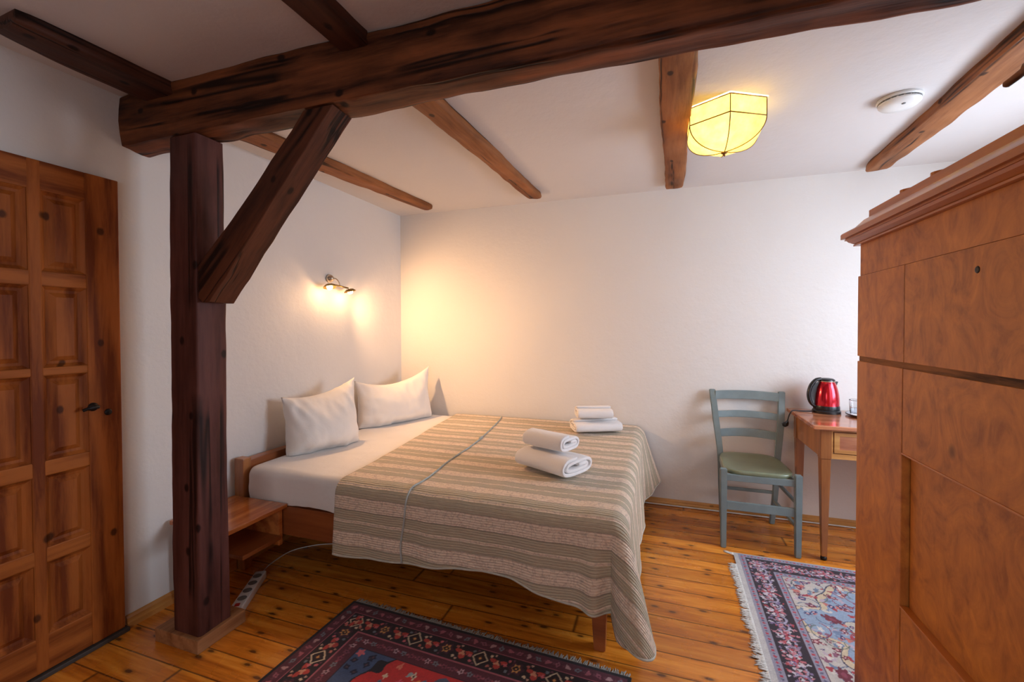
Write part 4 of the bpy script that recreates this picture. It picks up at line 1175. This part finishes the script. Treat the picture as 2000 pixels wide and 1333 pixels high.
bm = lathe(bmesh.new(), [(0, -0.0405), (0.008, -0.0405), (0.007, -0.0435), (0, -0.044)], 16, (0.0, -0.035, 0.002)); obj('test_button', bm, M['grey_plastic'], sd, True)

# ------------------------------------------------------------------ wall sconce with two spots
WS = thing('wall_sconce', 'small brass two-spot wall lamp glowing above the pillows', 'lamp', (XL+0.002, 2.455, 1.60))
# local: x out of the wall, y along the wall
bm = lathe(bmesh.new(), [(0, 0), (0.030, 0), (0.030, 0.006), (0.022, 0.022), (0.010, 0.034), (0, 0.036)], 24)
bm.transform(Matrix.Translation((0.004, 0.012, 0.045)) @ Matrix.Rotation(PI/2, 4, 'Y')); o = obj('wall_plate', bm, M['nickel'], WS, True)
bm = tube(bmesh.new(), catmull([(0.034, 0.012, 0.045), (0.060, 0.015, 0.040), (0.075, 0.022, 0.020), (0.080, 0.030, -0.006)], 5), 0.0045, 8); obj('bracket', bm, M['nickel'], WS, True)
bm = tube(bmesh.new(), [(0.082, -0.060, -0.002), (0.082, 0.110, -0.016)], 0.0055, 10); obj('crossbar', bm, M['brass'], WS, True)
def spot(y, z, tiltx, tilty):
    T = Matrix.Translation((0.082, y, z)) @ Matrix.Rotation(tilty, 4, 'Y') @ Matrix.Rotation(tiltx, 4, 'X')
    bm = lathe(bmesh.new(), [(0.010, 0.006), (0.024, 0.004), (0.038, -0.008), (0.042, -0.016), (0.040, -0.016), (0.036, -0.009), (0.022, 0.001), (0.0, 0.003)], 28); bm.transform(T)
    s_ = obj('spot_shade', bm, M['brass'], WS, True)
    bm = lathe(bmesh.new(), [(0, -0.032), (0.012, -0.030), (0.019, -0.020), (0.020, -0.008), (0.010, 0.0), (0, 0.001)], 18); bm.transform(T)
    obj('bulb', bm, M['bulb_spot'], s_, True)
spot(-0.075, -0.012, R(-6), R(-14)); spot(0.125, -0.026, R(10), R(-10))
def plight(name, loc, e, col, rad, parent=None, spot_dir=None, ang=150, blend=0.7):
    d = bpy.data.lights.new(name, 'SPOT' if spot_dir else 'POINT'); d.energy = e; d.color = col; d.shadow_soft_size = rad
    if spot_dir: d.spot_size = R(ang); d.spot_blend = blend
    o = bpy.data.objects.new(name, d); link(o, parent); o.location = loc
    if spot_dir: o.rotation_euler = Vector(spot_dir).to_track_quat('-Z', 'Z').to_euler()
    return o
WARM = (1.0, 0.56, 0.26)
plight('sconce_light', (0.110, -0.075, -0.062), 1.3, WARM, 0.02, WS)
plight('sconce_light', (0.110, 0.125, -0.074), 1.5, WARM, 0.02, WS)
plight('sconce_beam', (0.105, 0.128, -0.070), 43, WARM, 0.03, WS, (0.55, 0.95, -0.30), 140, 1.0)
plight('sconce_beam', (0.105, -0.075, -0.060), 44, WARM, 0.03, WS, (1.0, 0.1, -0.45), 140, 1.0)
plight('sconce_beam', (0.110, -0.078, -0.064), 4.5, WARM, 0.03, WS, (0.45, -1.0, -0.35), 130, 1.0)

# ------------------------------------------------------------------ rugs, painted knot by knot into the pile colours
class Paint:
    def __init__(s, W, H, res):
        s.W, s.H, s.res = W, H, res
        s.nx, s.ny = int(W/res)+1, int(H/res)+1
        s.X, s.Y = np.meshgrid(np.linspace(0, W, s.nx), np.linspace(0, H, s.ny), indexing='ij')
        s.C = np.zeros((s.nx, s.ny, 3))
    def fill(s, mask, col): s.C[mask] = col
    def win(s, cx, cy, r):
        i0, i1 = max(0, int((cx-r)/s.res)), min(s.nx, int((cx+r)/s.res)+2); j0, j1 = max(0, int((cy-r)/s.res)), min(s.ny, int((cy+r)/s.res)+2)
        return slice(i0, i1), slice(j0, j1)
    def flower(s, cx, cy, r, col, petals=5, depth=0.35, rot=0.0, sq=1.0, core=None):
        w_ = s.win(cx, cy, r*1.5*max(sq, 1/sq)); dx = (s.X[w_]-cx); dy = (s.Y[w_]-cy)
        if dx.size == 0: return
        c, n_ = math.cos(rot), math.sin(rot); u = (dx*c+dy*n_)*sq; v = (-dx*n_+dy*c)/sq
        th = np.arctan2(v, u); rr = np.hypot(u, v)
        m = rr < r*(1-depth*(0.5-0.5*np.cos(petals*th)))
        s.C[w_][m] = col
        if core is not None: s.C[w_][rr < r*0.33] = core
    def diamond(s, cx, cy, r, cols):
        w_ = s.win(cx, cy, r*1.2); d = np.abs(s.X[w_]-cx)+np.abs(s.Y[w_]-cy)*0.9
        for k, col in enumerate(cols): s.C[w_][d < r*(1-k/len(cols))] = col
    def arc(s, cx, cy, r, t, col, a0, a1):
        w_ = s.win(cx, cy, r+t); dx, dy = s.X[w_]-cx, s.Y[w_]-cy
        th = np.arctan2(dy, dx) % (2*PI); rr = np.hypot(dx, dy)
        m = (abs(rr-r) < t) & (((th-a0) % (2*PI)) < (a1-a0)); s.C[w_][m] = col
    def mesh(s, z, th=0.006):
        nx, ny = s.nx, s.ny
        top = np.stack([s.X, s.Y, np.full_like(s.X, z)], -1).reshape(-1, 3)
        zz = [mnoise.noise(Vector((p[0]*3, p[1]*3, 0)))*0.0008 for p in top[::1]] if False else None
        idx = np.arange(nx*ny).reshape(nx, ny)
        q = np.stack([idx[:-1, :-1], idx[1:, :-1], idx[1:, 1:], idx[:-1, 1:]], -1).reshape(-1, 4)
        me = bpy.data.meshes.new('rug')
        b0 = len(top); W, H = s.W, s.H
        bot = np.array([(0, 0, 0.0006), (W, 0, 0.0006), (W, H, 0.0006), (0, H, 0.0006)])
        edge = [idx[:, 0].tolist(), idx[-1, :].tolist(), idx[::-1, -1].tolist(), idx[0, ::-1].tolist()]
        verts = np.vstack([top, bot])
        faces = q.tolist()
        faces.append([b0+3, b0+2, b0+1, b0])
        for k, e in enumerate(edge): faces.append([b0+k, b0+(k+1) % 4]+list(reversed(e)))
        me.from_pydata(verts.tolist(), [], faces)
        ca = me.color_attributes.new('Col', 'FLOAT_COLOR', 'POINT')
        cc = np.ones((len(verts), 4)); cc[:nx*ny, :3] = s.C.reshape(-1, 3); cc[nx*ny:, :3] = 0.05
        ca.data.foreach_set('color', cc.astype(np.float32).ravel())
        return me
S = lambda *c: np.array(srgb(*c))
def rug_dark():
    W, H = 1.275, 1.92; P = Paint(W, H, 0.0036); rnd = random.Random(4)
    X, Y = P.X, P.Y; D = np.minimum(np.minimum(X, W-X), np.minimum(Y, H-Y))
    black, plum, maroon, pink, cream = S(20, 14, 20), S(88, 34, 48), S(70, 26, 38), S(170, 92, 104), S(214, 190, 160)
    red, blue, grey, gold, rose = S(190, 44, 42), S(64, 82, 116), S(112, 120, 128), S(208, 150, 84), S(206, 104, 112)
    P.C[:] = black
    P.fill(D > 0.012, plum); P.fill(D > 0.062, pink); P.fill(D > 0.0655, S(38, 24, 30)); P.fill(D > 0.162, pink); P.fill(D > 0.166, plum); P.fill(D > 0.232, S(24, 18, 30)); P.fill(D > 0.236, red)
    def along(off, step, fn):
        for side in range(4):
            L = W if side in (0, 2) else H; n = int((L-2*off)/step)
            for k in range(n+1):
                t_ = off+(L-2*off)*k/max(1, n)
                x, y, a = [(t_, off, 0), (W-off, t_, PI/2), (t_, H-off, PI), (off, t_, -PI/2)][side]
                fn(k, x, y, a)
    def mot(k, x, y, a):
        c = (pink, S(150, 84, 98), S(180, 140, 140), grey)[k % 4]
        P.flower(x, y, 0.0125, c, 4 if k % 2 else 3, 0.35, a+k, 1.25, plum if k % 2 else None)
        P.flower(x+0.016*math.cos(a), y+0.016*math.sin(a), 0.006, S(110, 56, 68), 3, 0.3, k)
    along(0.037, 0.038, mot)
    along(0.199, 0.036, lambda k, x, y, a: (P.flower(x, y, 0.014, (S(126, 66, 84), S(186, 150, 158), grey, S(132, 60, 76))[k % 4], 5, 0.45, a+k*0.7, 1.15, maroon), P.flower(x+0.018*math.cos(a), y+0.018*math.sin(a), 0.006, S(150, 80, 90), 3, 0.4, k*1.1)))
    def main(k, x, y, a):
        ca, sa = math.cos(a), math.sin(a)
        if k % 4 == 0: P.diamond(x, y, 0.036, [cream, S(34, 20, 24), S(34, 20, 24), S(60, 30, 30), gold])
        elif k % 4 == 2:
            P.flower(x, y, 0.034, S(70, 32, 48), 6, 0.3, a); P.flower(x, y, 0.021, gold, 6, 0.35, a, 1.1, S(30, 20, 40)); P.flower(x, y, 0.013, S(24, 18, 28), 4, 0.2, a, 1, gold)
        else:
            P.flower(x, y, 0.034, S(186, 66, 56), 3, 0.72, a+PI/2, 1.2, S(60, 24, 34)); P.flower(x+0.004*ca, y+0.004*sa, 0.015, S(224, 150, 120), 3, 0.6, a-PI/2)
            P.flower(x-0.03*ca, y-0.03*sa, 0.010, rose, 4, 0.4, k)
        for s_ in (-1, 1):
            P.flower(x+0.034*ca-s_*0.026*sa, y+0.034*sa+s_*0.026*ca, 0.009, (cream, rose, S(190, 110, 96), grey)[(k+s_) % 4], 2, 0.55, a+s_+k, 1.3)
            P.flower(x+0.018*ca-s_*0.034*sa, y+0.018*sa+s_*0.034*ca, 0.006, (S(110, 60, 80), S(200, 160, 140))[k % 2], 3, 0.4, k)
    along(0.113, 0.071, main)
    # field
    fx0, fy0, fx1, fy1 = 0.236, 0.236, W-0.236, H-0.236
    inside = (D > 0.236)
    pts = [(rnd.uniform(fx0+0.02, fx1-0.02), rnd.uniform(fy0+0.02, fy1-0.02)) for _ in range(330)]
    for k, (x, y) in enumerate(pts):
        c = [S(230, 120, 96), S(90, 110, 130), cream, S(120, 30, 38), S(226, 90, 110), S(70, 84, 96), S(236, 140, 70), S(150, 160, 160)][k % 8]
        P.flower(x, y, rnd.uniform(0.010, 0.020), c, rnd.choice((3, 4, 5)), 0.45, rnd.uniform(0, 6), rnd.uniform(0.75, 1.4), S(60, 30, 44) if k % 3 == 0 else None)
    # blue corner spandrels
    for cx, cy, sx, sy in ((fx0, fy0, 1, 1), (fx1, fy0, -1, 1), (fx0, fy1, 1, -1), (fx1, fy1, -1, -1)):
        u, v = (X-cx)*sx, (Y-cy)*sy
        e = u/0.16+v/0.26+0.10*np.sin(u*70)+0.08*np.sin(v*60)
        P.fill(inside & (e < 1.08), S(28, 22, 30)); P.fill(inside & (e < 1.0), blue)
        for k in range(6):
            P.flower(cx+sx*rnd.uniform(0.015, 0.09), cy+sy*rnd.uniform(0.015, 0.15), 0.015, S(30, 30, 52), 4, 0.3, k, 1.1, S(90, 60, 70))
        P.flower(cx+sx*0.02, cy+sy*0.02, 0.02, rose, 5, 0.4)
    # central dark medallion with flowers
    cx, cy = W/2, H/2
    th = np.arctan2((Y-cy)*0.62, X-cx); rr = np.hypot(X-cx, (Y-cy)*0.44)
    lob = 1+0.07*np.cos(8*th)+0.03*np.cos(16*th)
    P.fill(inside & (rr < 0.285*lob), S(74, 86, 108)); P.fill(inside & (rr < 0.272*lob), black)
    for k in range(90):
        a = rnd.uniform(0, 2*PI); r = 0.25*math.sqrt(rnd.random()); x, y = cx+r*math.cos(a), cy+r*math.sin(a)/0.46
        P.flower(x, y, rnd.uniform(0.014, 0.030), [S(206, 150, 160), S(130, 66, 84), S(176, 116, 132), S(214, 110, 100), S(150, 140, 160)][k % 5], rnd.choice((5, 6, 8)), 0.4, a, 1.1, [S(180, 50, 60), S(70, 24, 40)][k % 2])
    P.fill(rr < 0.10, S(150, 36, 44)); 
    for k in range(8): P.flower(cx+0.05*math.cos(k*PI/4), cy+0.1*math.sin(k*PI/4), 0.02, cream, 5, 0.4, k)
    rngn = np.random.default_rng(3); P.C = (P.C*1.3).clip(0, 0.85); P.C *= rngn.normal(1, 0.07, P.C.shape[:2])[..., None].clip(0.7, 1.3)
    return P.mesh(0.0062), W, H
def rug_light():
    W, H = 1.30, 1.085; P = Paint(W, H, 0.0036); rnd = random.Random(9)
    X, Y = P.X, P.Y; D = np.minimum(np.minimum(X-0.0, W-X), np.minimum(Y, H-Y)+0.018)
    ivory, lav, dark, pink, rose, sky, maroon, navy = S(206, 202, 200), S(158, 154, 172), S(44, 30, 44), S(206, 132, 142), S(186, 56, 78), S(152, 172, 196), S(122, 44, 62), S(60, 60, 110)
    P.C[:] = ivory
    P.fill(D > 0.024, lav); P.fill(D > 0.055, dark); P.fill(D > 0.165, S(54, 30, 44)); P.fill(D > 0.170, lav); P.fill(D > 0.200, S(80, 40, 60)); P.fill(D > 0.204, S(204, 196, 188))
    def along(off, step, fn, yoff=0.018):
        for side in range(4):
            L = W if side in (0, 2) else H; o2 = off-yoff
            n = int((L-2*off)/step)
            for k in range(n+1):
                t_ = off+(L-2*off)*k/max(1, n)
                x, y, a = [(t_, o2, 0), (W-off, t_, PI/2), (t_, H-o2, PI), (off, t_, -PI/2)][side]
                fn(k, x, y, a)
    along(0.040, 0.017, lambda k, x, y, a: P.flower(x, y, 0.0075 if k % 2 else 0.006, rose if k % 2 else S(96, 92, 122), 4, 0.35, a+k))
    along(0.185, 0.019, lambda k, x, y, a: P.flower(x, y, 0.0085 if k % 2 else 0.007, S(190, 60, 76) if k % 2 else S(104, 100, 130), 4, 0.35, a+k))
    def main(k, x, y, a):
        ca, sa = math.cos(a), math.sin(a)
        if k % 3 == 0:
            for j in range(8): P.flower(x+0.024*math.cos(j*PI/4), y+0.024*math.sin(j*PI/4), 0.010, (S(200, 110, 120), S(214, 200, 206))[j % 2], 2, 0.3, j*PI/4, 0.8)
            P.flower(x, y, 0.012, rose, 5, 0.3, a, 1, pink)
        else:
            P.arc(x, y, 0.026, 0.004, S(176, 168, 192), a, a+PI*1.25); P.arc(x, y, 0.014, 0.003, pink, a+PI, a+PI*2.1)
            P.flower(x, y, 0.010, S(214, 208, 214), 3, 0.4, a+k)
        for j in range(15):
            P.flower(x+rnd.uniform(-0.045, 0.045), y+rnd.uniform(-0.045, 0.045), rnd.uniform(0.005, 0.010), [S(212, 205, 214), pink, S(140, 120, 160), S(190, 70, 80), S(160, 130, 150)][rnd.randrange(5)], rnd.choice((2, 3, 4)), 0.45, rnd.uniform(0, 6), 1.3)
    along(0.111, 0.050, main)
    inside = D > 0.204
    # pale-blue lobed ground inside the cream field
    cx, cy = W*0.46, H/2
    th = np.arctan2((Y-cy)*1.25, (X-cx)); rr = np.hypot((X-cx), (Y-cy)*1.25)
    lob = 1+0.13*np.cos(6*th+0.4)+0.05*np.cos(13*th)
    P.fill(inside & (rr < 0.405*lob), S(60, 60, 90)); P.fill(inside & (rr < 0.398*lob), S(216, 196, 164)); P.fill(inside & (rr < 0.365*lob), S(120, 140, 180)); P.fill(inside & (rr < 0.360*lob), sky)
    P.fill(inside & (rr < 0.21*lob), S(90, 96, 130)); P.fill(inside & (rr < 0.203*lob), S(204, 196, 180))
    for k in range(760):
        x, y = rnd.uniform(0.215, W-0.215), rnd.uniform(0.19, H-0.19)
        c = [maroon, S(176, 60, 70), S(150, 96, 120), S(226, 216, 206), navy, S(206, 120, 110), S(120, 140, 170), S(196, 176, 190)][k % 8]
        P.flower(x, y, rnd.uniform(0.007, 0.020), c, rnd.choice((2, 3, 5)), 0.45, rnd.uniform(0, 6), rnd.uniform(0.7, 1.5), S(226, 180, 180) if k % 4 == 0 else None)
    for k in range(110):
        x, y = rnd.uniform(0.24, W-0.24), rnd.uniform(0.2, H-0.2); a = rnd.uniform(0, 6)
        P.arc(x, y, rnd.uniform(0.03, 0.06), 0.0022, [S(90, 110, 140), S(150, 60, 76), S(110, 120, 110)][k % 3], a, a+rnd.uniform(1.2, 3.2))
    for k in range(12):
        x, y = 0.26+k*0.07, 0.24 + 0.5*((k*7) % 10)/10
        P.flower(x, y, 0.034, maroon, 7, 0.30, k, 1.25, S(150, 70, 90))
    rngn = np.random.default_rng(5); P.C *= rngn.normal(1, 0.06, P.C.shape[:2])[..., None].clip(0.7, 1.3)
    return P.mesh(0.0058), W, H
def place_rug(me, name, label, loc, rz):
    me.materials.append(M['rug']); o = bpy.data.objects.new(name, me); link(o); o.location = loc; o.rotation_euler = (0, 0, rz)
    return tag(o, label, 'rug', 'patterned rugs on the boards')
def fringe(parent, mat, p0, p1, outv, n, ln, seed, curl=0.35, width=0.0022, gaps=()):
    rnd = random.Random(seed); bm = bmesh.new(); p0, p1, outv = Vector(p0), Vector(p1), Vector(outv)
    al = (p1-p0).normalized()
    for k in range(n):
        s = (k+rnd.uniform(-0.3, 0.3))/n
        if any(a < s < b for a, b in gaps) and rnd.random() < 0.85: continue
        base = p0.lerp(p1, min(1, max(0, s))); L = ln*rnd.uniform(0.65, 1.2)*(0.85+0.3*mnoise.noise(Vector((s*9, seed, 0))))
        dr_ = 0.35*mnoise.noise(Vector((s*14, seed+3, 0)))*2+rnd.uniform(-curl, curl)
        pts = []; dirv = outv+al*dr_*0.4; p = base.copy()
        for j in range(5):
            pts.append(p+Vector((0, 0, 0.0025+0.0015*rnd.random()))); dirv = (dirv+al*rnd.uniform(-curl, curl)*0.7).normalized(); p = p+dirv*L/4
        pts[0].z = 0.004
        tube(bm, pts, [width, width, width, width*0.8, width*0.4], 5)
    return obj('fringe', bm, mat, parent, True)
me, W_, H_ = rug_dark()
r1 = place_rug(me, 'rug', 'dark red and black patterned rug lying in front of the bed', (-1.372+H_*math.sin(R(-2.3))*-1*-1*0, 0, 0), R(-2.3))
# put its upper-left corner at (-1.37, 1.700)
cr_ = Matrix.Rotation(R(-2.3), 4, 'Z') @ Vector((0, H_, 0)); r1.location = (-1.371-cr_.x, 1.692-cr_.y, 0)
fringe(r1, M['fringe_grey'], (0.01, H_, 0), (W_-0.005, H_, 0), (0, 1, 0), 330, 0.034, 2, 0.5)
fringe(r1, M['fringe_grey'], (0.01, 0, 0), (W_-0.005, 0, 0), (0, -1, 0), 250, 0.034, 5, 0.5)
me, W_, H_ = rug_light()
r2 = place_rug(me, 'rug', 'pale blue and cream patterned rug with white fringe beside the cupboard', (0, 0, 0), R(-0.6))
cr_ = Matrix.Rotation(R(-0.6), 4, 'Z') @ Vector((0, H_, 0)); r2.location = (0.398-cr_.x, 2.752-cr_.y, 0)
fringe(r2, M['fringe_white'], (0, H_-0.13, 0), (0, 0.0, 0), (-1, 0, 0), 300, 0.048, 7, 0.6, 0.0026)
fringe(r2, M['fringe_white'], (0, H_-0.004, 0), (0, H_-0.03, 0), (-1, 0.35, 0), 9, 0.055, 17, 0.2, 0.0026)
wd.location.z = 0.006+0.0
for o in bpy.data.objects:
    if o.name.split('.')[0] == 'fringe': o['kind'] = 'stuff'
